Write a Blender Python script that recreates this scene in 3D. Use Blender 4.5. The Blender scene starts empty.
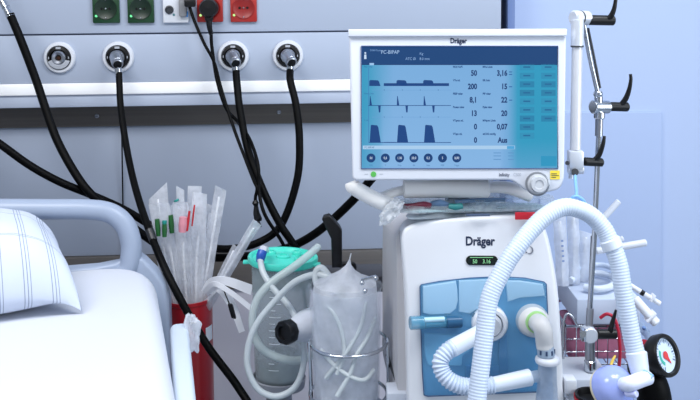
import bpy, bmesh, math, random
from mathutils import Vector, Matrix, noise
random.seed(7)
S = bpy.context.scene
EXPO = 0.15
EK = 2 ** -EXPO                                         # keeps screens and lamps steady when the exposure moves
COL = S.collection
V = Vector
R = math.radians
PI = math.pi

# ------------------------------------------------------------------ camera
F = 850.0
SHIFT = 200.0 - F * math.tan(R(5.0))                   # px the lens is shifted down, so the horizon meets the top of the frame
CX, CY = 350.0, 200.0 - SHIFT
CAM = V((0.0, -2.5, 1.45))
yaw, pitch, roll = R(3.0), R(5.0), R(0.55)
fwd = V((math.sin(yaw) * math.cos(pitch), math.cos(yaw) * math.cos(pitch), -math.sin(pitch)))
r0 = V((math.cos(yaw), -math.sin(yaw), 0))
u0 = r0.cross(fwd)
CR = r0 * math.cos(roll) - u0 * math.sin(roll)
CU = u0 * math.cos(roll) + r0 * math.sin(roll)
UP = V((0, 0, 1))
FH = V((math.sin(yaw), math.cos(yaw), 0))              # horizontal forward
RH = V((math.cos(yaw), -math.sin(yaw), 0))             # horizontal right
cd = bpy.data.cameras.new('camera')
cam = bpy.data.objects.new('camera', cd)
COL.objects.link(cam)
cd.sensor_width = 36.0
cd.lens = F / 700.0 * 36.0
cd.shift_y = -SHIFT / 700.0
cd.clip_start = 0.02
m3 = Matrix((CR, CU, -fwd)).transposed()
cam.matrix_world = Matrix.Translation(CAM) @ m3.to_4x4()
S.camera = cam


def ray(px, py):
    return fwd + CR * ((px - CX) / F) - CU * ((py - CY) / F)


def P(px, py, d):
    """point seen at (px, py), d metres away along the view axis"""
    return CAM + ray(px, py) * d


def onplane(px, py, p0, n):
    r = ray(px, py)
    return CAM + r * ((p0 - CAM).dot(n) / r.dot(n))


def W(px, py, y=0.0):
    return onplane(px, py, V((0, y, 0)), V((0, 1, 0)))


def Z(px, py, z):
    return onplane(px, py, V((0, 0, z)), UP)


def pxm(d):
    return d / F


# ------------------------------------------------------------------ materials
def lin(h):
    h = h.lstrip('#')
    out = []
    for i in (0, 2, 4):
        c = int(h[i:i + 2], 16) / 255
        out.append(c / 12.92 if c <= 0.04045 else ((c + 0.055) / 1.055) ** 2.4)
    return (*out, 1)


MATS = {}


def mat(name, col, rough=0.5, metal=0.0, spec=0.5, alpha=1.0, var=0.04, scale=30, bump=0.0, bscale=80,
        emis=None, estr=1.0, trans=0.0, coat=0.0, sheen=0.0):
    if name in MATS:
        return MATS[name]
    m = bpy.data.materials.new(name)
    m.use_nodes = True
    nt = m.node_tree
    b = nt.nodes['Principled BSDF']
    c = lin(col)
    b.inputs['Base Color'].default_value = c
    b.inputs['Roughness'].default_value = rough
    b.inputs['Metallic'].default_value = metal
    b.inputs['Specular IOR Level'].default_value = spec
    b.inputs['Coat Weight'].default_value = coat
    b.inputs['Transmission Weight'].default_value = trans
    if alpha < 1:
        b.inputs['Alpha'].default_value = alpha
    tc = nt.nodes.new('ShaderNodeTexCoord')
    if var > 0:
        n = nt.nodes.new('ShaderNodeTexNoise')
        n.inputs['Scale'].default_value = scale
        n.inputs['Detail'].default_value = 4
        nt.links.new(tc.outputs['Object'], n.inputs['Vector'])
        mx = nt.nodes.new('ShaderNodeMix')
        mx.data_type = 'RGBA'
        mx.inputs[6].default_value = tuple(min(1, x * (1 - var)) for x in c[:3]) + (1,)
        mx.inputs[7].default_value = tuple(min(1, x * (1 + var)) for x in c[:3]) + (1,)
        nt.links.new(n.outputs['Fac'], mx.inputs[0])
        nt.links.new(mx.outputs[2], b.inputs['Base Color'])
    if bump > 0:
        n2 = nt.nodes.new('ShaderNodeTexNoise')
        n2.inputs['Scale'].default_value = bscale
        n2.inputs['Detail'].default_value = 5
        nt.links.new(tc.outputs['Object'], n2.inputs['Vector'])
        bp = nt.nodes.new('ShaderNodeBump')
        bp.inputs['Strength'].default_value = bump
        bp.inputs['Distance'].default_value = 0.01
        nt.links.new(n2.outputs['Fac'], bp.inputs['Height'])
        nt.links.new(bp.outputs[0], b.inputs['Normal'])
    if emis:
        b.inputs['Emission Color'].default_value = lin(emis)
        b.inputs['Emission Strength'].default_value = estr
    MATS[name] = m
    return m


def emit(name, col, k=1.0):
    if name in MATS:
        return MATS[name]
    m = bpy.data.materials.new(name)
    m.use_nodes = True
    nt = m.node_tree
    b = nt.nodes['Principled BSDF']
    b.inputs['Base Color'].default_value = (0.004, 0.008, 0.012, 1)
    b.inputs['Roughness'].default_value = 0.35
    b.inputs['Specular IOR Level'].default_value = 0.25
    b.inputs['Emission Color'].default_value = lin(col)
    b.inputs['Emission Strength'].default_value = k * EK
    MATS[name] = m
    return m


def film(name, col, op=0.35, rough=0.2, var=0.25, scale=25, bump=0.5, bscale=40):
    """clear plastic film: partly see-through, partly white and glossy"""
    if name in MATS:
        return MATS[name]
    m = mat(name, col, rough=rough, var=0, bump=bump, bscale=bscale)
    nt = m.node_tree
    b = nt.nodes['Principled BSDF']
    tc = [n for n in nt.nodes if n.type == 'TEX_COORD'][0]
    n = nt.nodes.new('ShaderNodeTexNoise')
    n.inputs['Scale'].default_value = scale
    n.inputs['Detail'].default_value = 6
    nt.links.new(tc.outputs['Object'], n.inputs['Vector'])
    mr = nt.nodes.new('ShaderNodeMapRange')
    mr.inputs[1].default_value = 0.3
    mr.inputs[2].default_value = 0.7
    mr.inputs[3].default_value = max(0.02, op - var)
    mr.inputs[4].default_value = min(1, op + var)
    nt.links.new(n.outputs['Fac'], mr.inputs[0])
    out = [x for x in nt.nodes if x.type == 'OUTPUT_MATERIAL'][0]
    tl = nt.nodes.new('ShaderNodeBsdfTranslucent')
    tl.inputs[0].default_value = lin(col)
    tp = nt.nodes.new('ShaderNodeBsdfTransparent')
    m1 = nt.nodes.new('ShaderNodeMixShader')
    m1.inputs[0].default_value = 0.55
    m2 = nt.nodes.new('ShaderNodeMixShader')
    nt.links.new(b.outputs[0], m1.inputs[1])
    nt.links.new(tl.outputs[0], m1.inputs[2])
    nt.links.new(mr.outputs[0], m2.inputs[0])
    nt.links.new(tp.outputs[0], m2.inputs[1])
    nt.links.new(m1.outputs[0], m2.inputs[2])
    nt.links.new(m2.outputs[0], out.inputs[0])
    return m


def brushed(name, c1, c2, rough=0.4, metal=0.0, sx=2, sz=120):
    m = mat(name, c1, rough=rough, metal=metal, var=0)
    nt = m.node_tree
    b = nt.nodes['Principled BSDF']
    tc = [n for n in nt.nodes if n.type == 'TEX_COORD'][0]
    mp = nt.nodes.new('ShaderNodeMapping')
    mp.inputs['Scale'].default_value = (sx, sx, sz)
    n = nt.nodes.new('ShaderNodeTexNoise')
    n.inputs['Scale'].default_value = 1.0
    n.inputs['Detail'].default_value = 6
    nt.links.new(tc.outputs['Object'], mp.inputs[0])
    nt.links.new(mp.outputs[0], n.inputs['Vector'])
    mx = nt.nodes.new('ShaderNodeMix')
    mx.data_type = 'RGBA'
    mx.inputs[6].default_value = lin(c1)
    mx.inputs[7].default_value = lin(c2)
    nt.links.new(n.outputs['Fac'], mx.inputs[0])
    nt.links.new(mx.outputs[2], b.inputs['Base Color'])
    return m


WHITE = mat('white_plastic', '#d9dce4', rough=0.35, var=0.015)
WARMW = mat('warm_white_plastic', '#d3d2d2', rough=0.4, var=0.02)
LGREY = mat('light_grey_plastic', '#b0b4bd', rough=0.45, var=0.03)
MGREY = mat('mid_grey_plastic', '#8b8c90', rough=0.5, var=0.04)
DGREY = mat('dark_grey_plastic', '#3b3d42', rough=0.5)
BLACK = mat('black_plastic', '#0b0b0e', rough=0.4, spec=0.35)
RUBBER = mat('black_rubber', '#040405', rough=0.5, spec=0.10, var=0.1)
CHROME = mat('chrome', '#c9cdd4', rough=0.12, metal=1.0, var=0.0)
STEEL = mat('steel', '#a9adb6', rough=0.28, metal=0.9, var=0.03)
ALU = mat('pale_aluminium', '#d3d8e2', rough=0.3, metal=0.35, var=0.02)
INK = mat('navy_ink', '#1a2744', rough=0.5, var=0)
GREYINK = mat('grey_ink', '#6d7280', rough=0.5, var=0)

# ------------------------------------------------------------------ mesh builder


class MB:
    def __init__(self):
        self.v, self.f, self.m, self.s = [], [], [], []

    def add(self, verts, faces, mi=0, smooth=True):
        o = len(self.v)
        self.v += [V(p) for p in verts]
        for f in faces:
            self.f.append([i + o for i in f])
            self.m.append(mi)
            self.s.append(smooth)
        return self

    # -- tube along a smooth path
    def tube(self, pts, r, seg=12, n=8, caps=True, mi=0, smoothpath=True, flat=1.0, upv=None):
        path, rad = catmull(pts, r, n) if smoothpath else ([V(p) for p in pts], r if isinstance(r, (list, tuple)) else [r] * len(pts))
        return self.sweep(path, rad, seg, caps, mi, flat, upv)

    def sweep(self, path, rad, seg=12, caps=True, mi=0, flat=1.0, upv=None):
        N = len(path)
        t = [(path[min(i + 1, N - 1)] - path[max(i - 1, 0)]).normalized() for i in range(N)]
        if upv is not None:
            nrm = None
        else:
            a = V((0, 0, 1)) if abs(t[0].z) < 0.9 else V((1, 0, 0))
            nrm = (a - t[0] * a.dot(t[0])).normalized()
        vs = []
        for i in range(N):
            if upv is not None:
                nrm = (upv - t[i] * upv.dot(t[i]))
                nrm = nrm.normalized() if nrm.length > 1e-5 else V((1, 0, 0))
            else:
                nrm = (nrm - t[i] * nrm.dot(t[i])).normalized()
            b = t[i].cross(nrm)
            for k in range(seg):
                an = 2 * PI * k / seg
                vs.append(path[i] + (nrm * math.cos(an) * flat + b * math.sin(an)) * rad[i])
        fs = []
        for i in range(N - 1):
            for k in range(seg):
                a0 = i * seg + k
                a1 = i * seg + (k + 1) % seg
                fs.append([a0, a0 + seg, a1 + seg, a1])
        self.add(vs, fs, mi, True)
        if caps:
            self.add(vs[:seg], [list(range(seg))], mi, False)
            self.add(vs[-seg:], [list(range(seg))[::-1]], mi, False)
        return self

    def corrugated(self, pts, r, pitch=0.0062, depth=0.12, seg=20, mi=0):
        path, _ = catmull(pts, r, 24)
        path = resample(path, pitch / 4)
        rad = [r * (1 - depth * (0.5 - 0.5 * math.cos(2 * PI * i / 4.0))) for i in range(len(path))]
        return self.sweep(path, rad, seg, True, mi)

    # -- lathe: profile list of (radius, height along axis)
    def lathe(self, o, ax, prof, seg=28, mi=0, smooth=True, sq=1.0, up=None, closed=False):
        ax = ax.normalized()
        a = up if up is not None else (V((0, 0, 1)) if abs(ax.z) < 0.9 else V((1, 0, 0)))
        n = (a - ax * a.dot(ax)).normalized()
        b = ax.cross(n)
        vs = []
        for (r, h) in prof:
            for k in range(seg):
                an = 2 * PI * k / seg
                vs.append(o + ax * h + (n * math.cos(an) * sq + b * math.sin(an)) * max(r, 1e-5))
        fs = []
        M = len(prof)
        for i in range(M - 1 + (1 if closed else 0)):
            j = (i + 1) % M
            for k in range(seg):
                fs.append([i * seg + k, i * seg + (k + 1) % seg, j * seg + (k + 1) % seg, j * seg + k])
        return self.add(vs, fs, mi, smooth)

    def cyl(self, a, b, r, r2=None, seg=20, mi=0, bev=0.0):
        a, b = V(a), V(b)
        L = (b - a).length
        r2 = r if r2 is None else r2
        bev = min(bev, r * 0.5, L * 0.4)
        if bev:
            pr = [(0, 0), (r - bev, 0), (r, bev), (r2, L - bev), (r2 - bev, L), (0, L)]
        else:
            pr = [(0, 0), (r, 0), (r, 0), (r2, L), (r2, L), (0, L)]
        return self.lathe(a, b - a, pr, seg, mi)

    def ball(self, c, r, seg=20, mi=0, ax=None, squash=1.0):
        ax = ax or UP
        pr = [(r * math.sin(PI * i / 12), -r * squash * math.cos(PI * i / 12)) for i in range(13)]
        return self.lathe(V(c), ax, pr, seg, mi)

    def box(self, c, sx, sy, sz, ax=None, bev=0.0, mi=0, seg=2):
        ax = ax or (V((1, 0, 0)), V((0, 1, 0)), UP)
        bm = bmesh.new()
        bmesh.ops.create_cube(bm, size=1)
        for v in bm.verts:
            v.co = V((v.co.x * sx, v.co.y * sy, v.co.z * sz))
        if bev > 0:
            bmesh.ops.bevel(bm, geom=list(bm.edges), offset=min(bev, 0.45 * min(sx, sy, sz)), segments=seg, profile=0.5, affect='EDGES')
        return self.frombm(bm, lambda p: V(c) + ax[0] * p.x + ax[1] * p.y + ax[2] * p.z, mi, bev > 0)

    def frombm(self, bm, fn, mi=0, smooth=False):
        bm.verts.index_update()
        vs = [fn(v.co) for v in bm.verts]
        fs = [[v.index for v in f.verts] for f in bm.faces]
        bm.free()
        return self.add(vs, fs, mi, smooth)

    def prism(self, poly, back, bev=0.0, mi=0, seg=3, smooth=True):
        """poly: world points of the front outline; back: vector to the rear outline"""
        bm = bmesh.new()
        a = [bm.verts.new(p) for p in poly]
        b = [bm.verts.new(V(p) + back) for p in poly]
        n = len(a)
        ff = bm.faces.new(a)
        bm.faces.new(b[::-1])
        for i in range(n):
            bm.faces.new([a[i], b[i], b[(i + 1) % n], a[(i + 1) % n]])
        bmesh.ops.recalc_face_normals(bm, faces=list(bm.faces))
        if bev > 0:
            bmesh.ops.bevel(bm, geom=list(ff.edges), offset=bev, segments=seg, profile=0.5, affect='EDGES', clamp_overlap=True)
        return self.frombm(bm, lambda p: p.copy(), mi, smooth)

    def text(self, s, fn, size=1.0, mi=0, align='LEFT', bold=0.0, xs=1.0):
        cu = bpy.data.curves.new('t', 'FONT')
        cu.body = s
        cu.size = 1.0
        cu.align_x = align
        cu.offset = bold
        cu.resolution_u = 3
        o = bpy.data.objects.new('t', cu)
        COL.objects.link(o)
        bpy.context.view_layer.update()
        me = bpy.data.meshes.new_from_object(o.evaluated_get(bpy.context.evaluated_depsgraph_get()))
        vs = [fn(v.co.x * size * xs, v.co.y * size) for v in me.vertices]
        fs = [list(p.vertices) for p in me.polygons]
        bpy.data.objects.remove(o)
        bpy.data.curves.remove(cu)
        bpy.data.meshes.remove(me)
        return self.add(vs, fs, mi, False)

    def build(self, name, mats, parent=None, origin=None):
        mats = mats if isinstance(mats, (list, tuple)) else [mats]
        if parent is not None:
            o = parent.matrix_world_loc
        elif origin is not None:
            o = V(origin)
        else:
            lo = V((min(p[i] for p in self.v) for i in range(3)))
            hi = V((max(p[i] for p in self.v) for i in range(3)))
            o = V(((lo.x + hi.x) / 2, (lo.y + hi.y) / 2, lo.z))
        me = bpy.data.meshes.new(name)
        me.from_pydata([p - o for p in self.v], [], self.f)
        for m in mats:
            me.materials.append(m)
        me.polygons.foreach_set('material_index', self.m)
        me.polygons.foreach_set('use_smooth', self.s)
        bm = bmesh.new()
        bm.from_mesh(me)
        bmesh.ops.recalc_face_normals(bm, faces=list(bm.faces))
        bm.to_mesh(me)
        bm.free()
        me.update()
        ob = bpy.data.objects.new(name, me)
        COL.objects.link(ob)
        if parent is not None:
            ob.parent = parent.ob
        else:
            ob.location = o
        try:
            me.set_sharp_from_angle(angle=R(40))
        except Exception:
            pass
        return Node(ob, o)


class Node:
    """an object plus the world point its local space starts from"""

    def __init__(self, ob, o):
        self.ob, self.matrix_world_loc = ob, V(o)


def catmull(pts, r, n):
    pts = [V(p) for p in pts]
    rr = list(r) if isinstance(r, (list, tuple)) else [r] * len(pts)
    out, ro = [], []
    for i in range(len(pts) - 1):
        p1, p2 = pts[i], pts[i + 1]
        p0 = pts[i - 1] if i else p1 + (p1 - p2)
        p3 = pts[i + 2] if i + 2 < len(pts) else p2 + (p2 - p1)
        for k in range(n):
            t = k / n
            out.append(0.5 * ((2 * p1) + (p2 - p0) * t + (2 * p0 - 5 * p1 + 4 * p2 - p3) * t * t + (3 * p1 - p0 - 3 * p2 + p3) * t ** 3))
            ro.append(rr[i] * (1 - t) + rr[i + 1] * t)
    out.append(pts[-1])
    ro.append(rr[-1])
    return out, ro


def resample(path, step):
    out = [path[0]]
    acc = 0.0
    for i in range(len(path) - 1):
        a, b = path[i], path[i + 1]
        L = (b - a).length
        if L < 1e-9:
            continue
        pos = step - acc
        while pos <= L:
            out.append(a.lerp(b, pos / L))
            pos += step
        acc = L - (pos - step)
    out.append(path[-1])
    return out


def roundpoly(pts, rad, n=5):
    out = []
    N = len(pts)
    for i in range(N):
        p = V(pts[i])
        a = V(pts[i - 1])
        b = V(pts[(i + 1) % N])
        r = rad[i] if isinstance(rad, (list, tuple)) else rad
        r = min(r, (a - p).length * 0.49, (b - p).length * 0.49)
        if r <= 1e-6:
            out.append(p)
            continue
        p1 = p + (a - p).normalized() * r
        p2 = p + (b - p).normalized() * r
        for k in range(n + 1):
            t = k / n
            out.append(p1 * (1 - t) ** 2 + p * 2 * t * (1 - t) + p2 * t * t)
    return out


def tag(nd, label=None, cat=None, group=None, kind=None):
    o = nd.ob
    if label:
        o['label'] = label
    if cat:
        o['category'] = cat
    if group:
        o['group'] = group
    if kind:
        o['kind'] = kind
    return nd


def thing(name, label, cat, loc, group=None):
    o = bpy.data.objects.new(name, None)
    COL.objects.link(o)
    o.empty_display_size = 0.02
    o.location = V(loc)
    return tag(Node(o, loc), label, cat, group)


def pts(lst):
    return [P(*p) for p in lst]


# ------------------------------------------------------------------ room
m_wall_r = mat('painted_wall', '#b1c1e1', rough=0.85, var=0.015, scale=4, bump=0.04, bscale=200)
m_unit = mat('wall_unit_paint', '#abb5c8', rough=0.5, var=0.02, scale=3)
m_unit_low = mat('wall_board', '#9ba5b8', rough=0.55, var=0.04, scale=2.5)
m_floor = mat('linoleum', '#8f9aa6', rough=0.4, var=0.08, scale=12)
tag(MB().box((0, 0.05, 1.35), 7, 0.1, 2.7).build('wall_back', m_wall_r), kind='structure')
tag(MB().box((0, -2.0, -0.05), 7, 4.2, 0.1).build('floor', m_floor), kind='structure')
tag(MB().box((0, -2.0, 2.75), 7, 4.2, 0.1).build('ceiling', mat('ceiling_paint', '#eef1f6', rough=0.9, var=0.01)), kind='structure')
# panel screwed flat on the paler wall beside the supply unit
pan = roundpoly([W(540, 112, -0.012), W(662, 112, -0.012), W(660, 560, -0.012), W(540, 560, -0.012)], 0.004)
tag(MB().prism(pan, V((0, 0.012, 0)), 0.002).build('wall_panel_back', mat('panel_paint', '#a9badc', rough=0.8, var=0.01)), kind='structure')
# dark corner strip where the wall unit ends
xs_ = W(506.5, 20, -0.02).x
tag(MB().box((xs_ - .003, -0.046, 1.35), 0.022, 0.092, 2.7, bev=0.004).build('trim_1', mat('blue_trim', '#6479a8', rough=0.5)), kind='structure')

# ------------------------------------------------------------------ supply unit on the wall
YU = -0.10
xl, xr = -1.9, W(501, 60, YU).x
wz = lambda py, y=YU: W(200, py, y).z


def slab(z0, z1, y0, y1=0.0, bev=0.003, x0=xl, x1=xr):
    return MB().box(((x0 + x1) / 2, (y0 + y1) / 2, (z0 + z1) / 2), x1 - x0, abs(y1 - y0), abs(z1 - z0), bev=bev)


SU = thing('supply_unit', 'long grey medical supply unit mounted across the wall above the bed', 'wall unit', ((xl + xr) / 2, 0, wz(255, 0)))
slab(wz(33.2) + 0.0025, 1.75, YU).build('upper_panel', m_unit, SU)
slab(wz(81.5) + 0.001, wz(33.2) - 0.0015, YU).build('outlet_panel', m_unit, SU)
slab(wz(81.5) - 0.01, 1.7, YU + 0.012).build('backing', mat('groove_grey', '#4a536b', rough=.6), SU)
slab(wz(93), wz(81.5), YU - 0.004, bev=0.004).build('light_strip', mat('strip_diffuser', '#f2f3f6', rough=0.35, var=0.01, emis='#f6f8ff', estr=0.12), SU)
slab(wz(105.5), wz(93) - 0.001, YU + 0.004, bev=0.003).build('lower_edge', mat('unit_edge', '#b3bccf', rough=0.45, var=0.02), SU)
rl = slab(wz(124, -0.02) - 0.002, wz(105.5), -0.02, bev=0.0).build('recess', brushed('dark_brushed_metal', '#514c49', '#6e6863', rough=0.45, metal=0.3), SU)
for px, py in ((97, 116), (279, 112)):
    sc = MB()
    c = W(px, py, -0.02)
    sc.lathe(c, V((0, -1, 0)), [(0.006, 0), (0.006, 0.003), (0.004, 0.005), (0, 0.005)], 14)
    sc.box(c + V((0, -0.0052, 0)), 0.008, 0.001, 0.0015, mi=1)
    sc.build('screw', [STEEL, BLACK], rl)
slab(wz(252, 0), wz(124, -0.02) - 0.003, -0.012, bev=0.002).build('lower_board', m_unit_low, SU)
tag(MB().box(((xl + xr) / 2, -0.012, (wz(252, 0) + wz(288, 0)) / 2), xr - xl, 0.024, wz(252, 0) - wz(288, 0) - 0.002, bev=0.003)
    .build('trim_2', brushed('bumper_rail_brown', '#504d4d', '#625e5b', rough=0.5)), kind='structure')
tag(MB().box(((xl + xr) / 2, -0.006, wz(288, 0) / 2), xr - xl, 0.012, wz(288, 0) - 0.002)
    .build('wall_panel_low', mat('lilac_board', '#c0bfcc', rough=0.7, var=0.03, scale=3)), kind='structure')


# sockets --------------------------------------------------------------
def square(px0, px1, pyb, d=0.012, y=YU):
    """front outline of a plate whose bottom edge is at pyb, as tall as wide"""
    a, b = W(px0, pyb, y - d), W(px1, pyb, y - d)
    w = b.x - a.x
    return (a.x + b.x) / 2, a.z, w


def power_socket(px0, px1, pyb, pcol, name, label, face):
    cx, zb, w = square(px0, px1, pyb)
    t = thing('power_socket', label, 'socket', (cx, YU, zb), 'wall sockets in the upper panel')
    c = V((cx, YU - 0.005, zb + w / 2))
    MB().box(c, w, 0.010, w, bev=0.003).build('plate', pcol, t)
    yf = YU - 0.010
    o = V((cx, yf, zb + w * 0.54))
    r = w * 0.40
    b = MB()
    b.lathe(o, V((0, -1, 0)), [(r * 1.05, 0.0), (r * 1.03, 0.002), (r * 0.96, 0.002), (r * 0.9, 0.0006), (0, 0.0006)], 32)
    rec = b.build('socket_insert', face, t)
    for s in (-1, 1):
        pc = MB()
        pc.cyl(o + V((s * r * 0.36, -0.0005, 0)), o + V((s * r * 0.36, -0.0016, 0)), r * 0.12, seg=12)
        pc.build('pin_hole', BLACK, rec)
    for s in (-1, 1):
        MB().box(o + V((0, -0.002, s * r * 0.86)), r * 0.1, 0.003, r * 0.13, bev=0.0008).build('earth_clip', STEEL, rec)
    MB().ball(o + V((0, -0.0012, 0)), r * 0.09, seg=10).build('centre_screw', STEEL, rec)
    l = V((cx - w * 0.36, yf, zb + w * 0.27))
    MB().lathe(l, V((0, -1, 0)), [(w * 0.05, 0), (w * 0.045, 0.0015), (0, 0.0022)], 14).build('indicator_lamp', emit('led_' + name, {'g': '#7dffb0', 'r': '#c8ff9a'}[name], 1.1), t)
    return t, o, w


GREENP = mat('green_socket_plastic', '#0a3a1b', rough=0.4)
GREENI = mat('green_socket_insert', '#082314', rough=0.4)
REDP = mat('red_socket_plastic', '#a3241d', rough=0.4)
REDI = mat('red_socket_insert', '#8c1a17', rough=0.4)
power_socket(92.5, 119.5, 23.3, GREENP, 'g', 'dark green wall socket above the outlet without a hose', GREENI)
power_socket(127.5, 154, 23.2, GREENP, 'g', 'dark green wall socket beside the white data plate', GREENI)
_, o_plug, w_s = power_socket(197, 223, 22.3, REDP, 'r', 'red wall socket with a black plug pushed into it', REDI)
power_socket(230.5, 257, 22.3, REDP, 'r', 'red wall socket standing empty', REDI)

cx, zb, w = square(163, 188.5, 23)
t = thing('data_plate', 'white square data plate with a round port and grey flap', 'socket', (cx, YU, zb))
MB().box((cx, YU - 0.005, zb + w / 2), w, 0.010, w, bev=0.003).build('plate', WHITE, t)
o = V((cx - w * 0.24, YU - 0.010, zb + w * 0.52))
MB().lathe(o, V((0, -1, 0)), [(w * .17, 0), (w * .17, .004), (w * .12, .005), (w * .11, .002), (0, .002)], 24).build('round_port', mat('port_grey', '#34373d', rough=.4), t)
MB().lathe(o + V((w * .17, 0, -w * .2)), V((0, -1, 0)), [(w * .05, 0), (w * .045, .0015), (0, .002)], 14).build('small_port', mat('teal_dot', '#4d7d84', rough=.4), t)
MB().box((cx + w * .3, YU - .017, zb + w * .62), w * .3, .014, w * .75, bev=.004).build('flap', MGREY, t)
MB().box((cx + w * .43, YU - .012, zb + w * .34), w * .12, .004, w * .22, bev=.001).build('blue_tab', mat('blue_tab', '#3f8fd8', rough=.4), t)

# gas outlets ----------------------------------------------------------
GO = []
for i, (px, py, lab) in enumerate((
        (60, 57.5, 'round gas outlet with white ring, empty, no hose attached'),
        (118.5, 57, 'round gas outlet with the hose that hangs past the red bin'),
        (233.5, 56, 'round gas outlet with a hose beside the two thin cables'),
        (288, 55.5, 'round gas outlet with a hose, nearest to the monitor'))):
    o = W(px, py, YU)
    rr = 15.5 * pxm(2.4)
    t = thing('gas_outlet', lab, 'gas outlet', o - V((0, 0, rr)), 'gas outlets in a row on the supply unit')
    ax = V((0, -1, 0))
    MB().lathe(o, ax, [(rr, 0), (rr, .006), (rr * .93, .010), (rr * .78, .011), (rr * .74, .006), (0, .006)], 40).build('flange', WHITE, t)
    face = MB().lathe(o, ax, [(rr * .73, .006), (rr * .72, .013), (rr * .55, .015), (rr * .5, .009), (0, .009)], 36).build('face_ring', BLACK, t)
    for dx_, dz_, w_, h_ in ((0, .62, .3, .13), (.62, 0, .05, .14), (-.62, 0, .05, .14)):
        MB().box(o + V((rr * dx_, -.0144, rr * dz_)), rr * w_, .002, rr * h_).build('marking', LGREY, face)
    if i == 0:
        MB().lathe(o, ax, [(rr * .44, .008), (rr * .44, .016), (rr * .36, .020), (rr * .2, .018), (rr * .17, .010), (0, .010)], 28).build('socket_core', STEEL, t)
        MB().lathe(o + V((0, -.010, 0)), ax, [(rr * .17, 0), (rr * .1, .004), (0, .004)], 16).build('core_hole', mat('dark_brass', '#4a2e22', rough=.4, metal=.6), t)
        q = [o + V((math.cos(a) * rr * k, -.016, math.sin(a) * rr * k)) for k, rng in ((.72, range(200, 345, 12)), (.42, range(340, 195, -12))) for a in map(R, rng)]
        MB().prism(q, V((0, .008, 0)), .001).build('release_tab', LGREY, t)
    else:
        MB().lathe(o, ax, [(rr * .46, .008), (rr * .46, .022), (rr * .38, .026), (rr * .38, .03), (0, .03)], 28).build('socket_core', STEEL, t)
    GO.append((o, rr))

# gas hoses ------------------------------------------------------------
RUB_T = mat('hose_band', '#26282d', rough=.4)


def plug_end(t, o, rr, px, py):
    """chrome plug pushed into an outlet, bent down to a nipple"""
    a = o + V((0, -.03, 0))
    d = V((.25, -.8, -.35)).normalized()
    b = MB()
    b.cyl(a, a + d * .035, rr * .40, rr * .36, bev=.002)
    b.lathe(a + d * .035, d, [(rr * .36, 0), (rr * .33, .006), (rr * .26, .008), (rr * .26, .006), (0, .006)], 24)
    p = b.build('plug', STEEL, t)
    c = a + d * .028
    MB().lathe(a + d * .0412, d, [(rr * .29, 0), (rr * .26, .002), (0, .003)], 20).build('plug_cap', BLACK, p)
    e = P(px, py, (c - CAM).dot(fwd))
    MB().tube([c - UP * .005, c.lerp(e, .4), e], [.008, .0095, .0105], 14).build('nipple', CHROME, p)
    return e


HR = .0102
# hose from the outlet next to the monitor, loops away behind the bin and leaves past the bed
t = thing('gas_hose', 'black gas hose looping from the outlet nearest the monitor behind the bin', 'hose', W(288, 250, -.13), 'black gas hoses')
e = plug_end(t, *GO[3], 290, 75)
MB().tube([e + V((0, 0, .012))] + pts([(290.5, 82, 2.32), (296, 105, 2.30), (299.5, 140, 2.28), (297, 180, 2.27), (281, 225, 2.26), (256, 243.5, 2.25), (227, 249, 2.27),
     (205, 246, 2.30), (180, 239, 2.32), (152, 226, 2.30), (125, 210, 2.26), (93, 195.5, 2.22), (60, 182, 2.18), (30, 165.5, 2.16), (0, 144, 2.14), (-40, 116, 2.15), (-100, 84, 2.2)]) + [W(-170, 66, -.16), W(-200, 62, -.098)], HR, 16).build('hose', RUBBER, t)
# hose hanging from the top of the frame
t = thing('gas_hose', 'black gas hose with a metal coupling hanging at the top corner', 'hose', W(60, 250, -.2), 'black gas hoses')
cpl = [P(-5, -22, 2.27), P(2, 0, 2.26), P(11, 17, 2.25)]
b = MB().tube([W(-18, -62, -.098), W(-14, -50, -.14), cpl[0], cpl[1]], [.012, .0065, .006, .007], 14).tube([cpl[1], cpl[1].lerp(cpl[2], .45)], [.011, .011], 14).tube([cpl[1].lerp(cpl[2], .4), cpl[2]], [.0095, .012], 14)
b.build('coupling', CHROME, t)
MB().tube(pts([(10, 14, 2.25), (22, 43, 2.25), (36, 80, 2.25), (45, 107, 2.24), (57, 140, 2.22), (75, 173, 2.2), (92, 195, 2.19), (118, 216, 2.22), (142, 234, 2.24), (160, 246, 2.28),
     (180, 254, 2.3), (208, 257.5, 2.31), (246, 256.5, 2.3), (280, 250, 2.28), (305, 240, 2.24), (330, 222, 2.2), (357, 196, 2.15), (378, 172, 2.1), (400, 158, 2.04), (430, 170, 1.98)]), .0110, 16).build('hose', RUBBER, t)
# hose past the red bin
t = thing('gas_hose', 'black gas hose hanging down across the red bin', 'hose', W(200, 420, -.3), 'black gas hoses')
e = plug_end(t, *GO[1], 119, 77)
MB().tube([e + V((0, 0, .012))] + pts([(119.5, 86, 2.31), (121, 110, 2.28), (127, 150, 2.22), (136, 190, 2.14), (151, 235, 2.04), (172, 283, 1.96), (205, 342, 1.93), (238, 387, 1.90), (254, 420, 1.86), (264, 500, 1.82), (266, 640, 1.80)]), .0090, 16).build('hose', RUBBER, t)
MB().tube(pts([(149.5, 230, 2.045), (153.5, 241, 2.03)]), .0102, 16).build('band', RUB_T, t)
# hose behind the canister
t = thing('gas_hose', 'black gas hose dropping behind the teal canister lid', 'hose', W(270, 330, -.2), 'black gas hoses')
e = plug_end(t, *GO[2], 236, 75)
MB().tube([e + V((0, 0, .012))] + pts([(237, 84, 2.33), (240, 110, 2.31), (248, 150, 2.28), (263, 190, 2.24), (280, 224, 2.22), (293, 244, 2.22), (310, 275, 2.24), (325, 320, 2.28), (330, 400, 2.32), (330, 500, 2.36), (330, 560, 2.36)]), HR, 16).build('hose', RUBBER, t)

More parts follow.
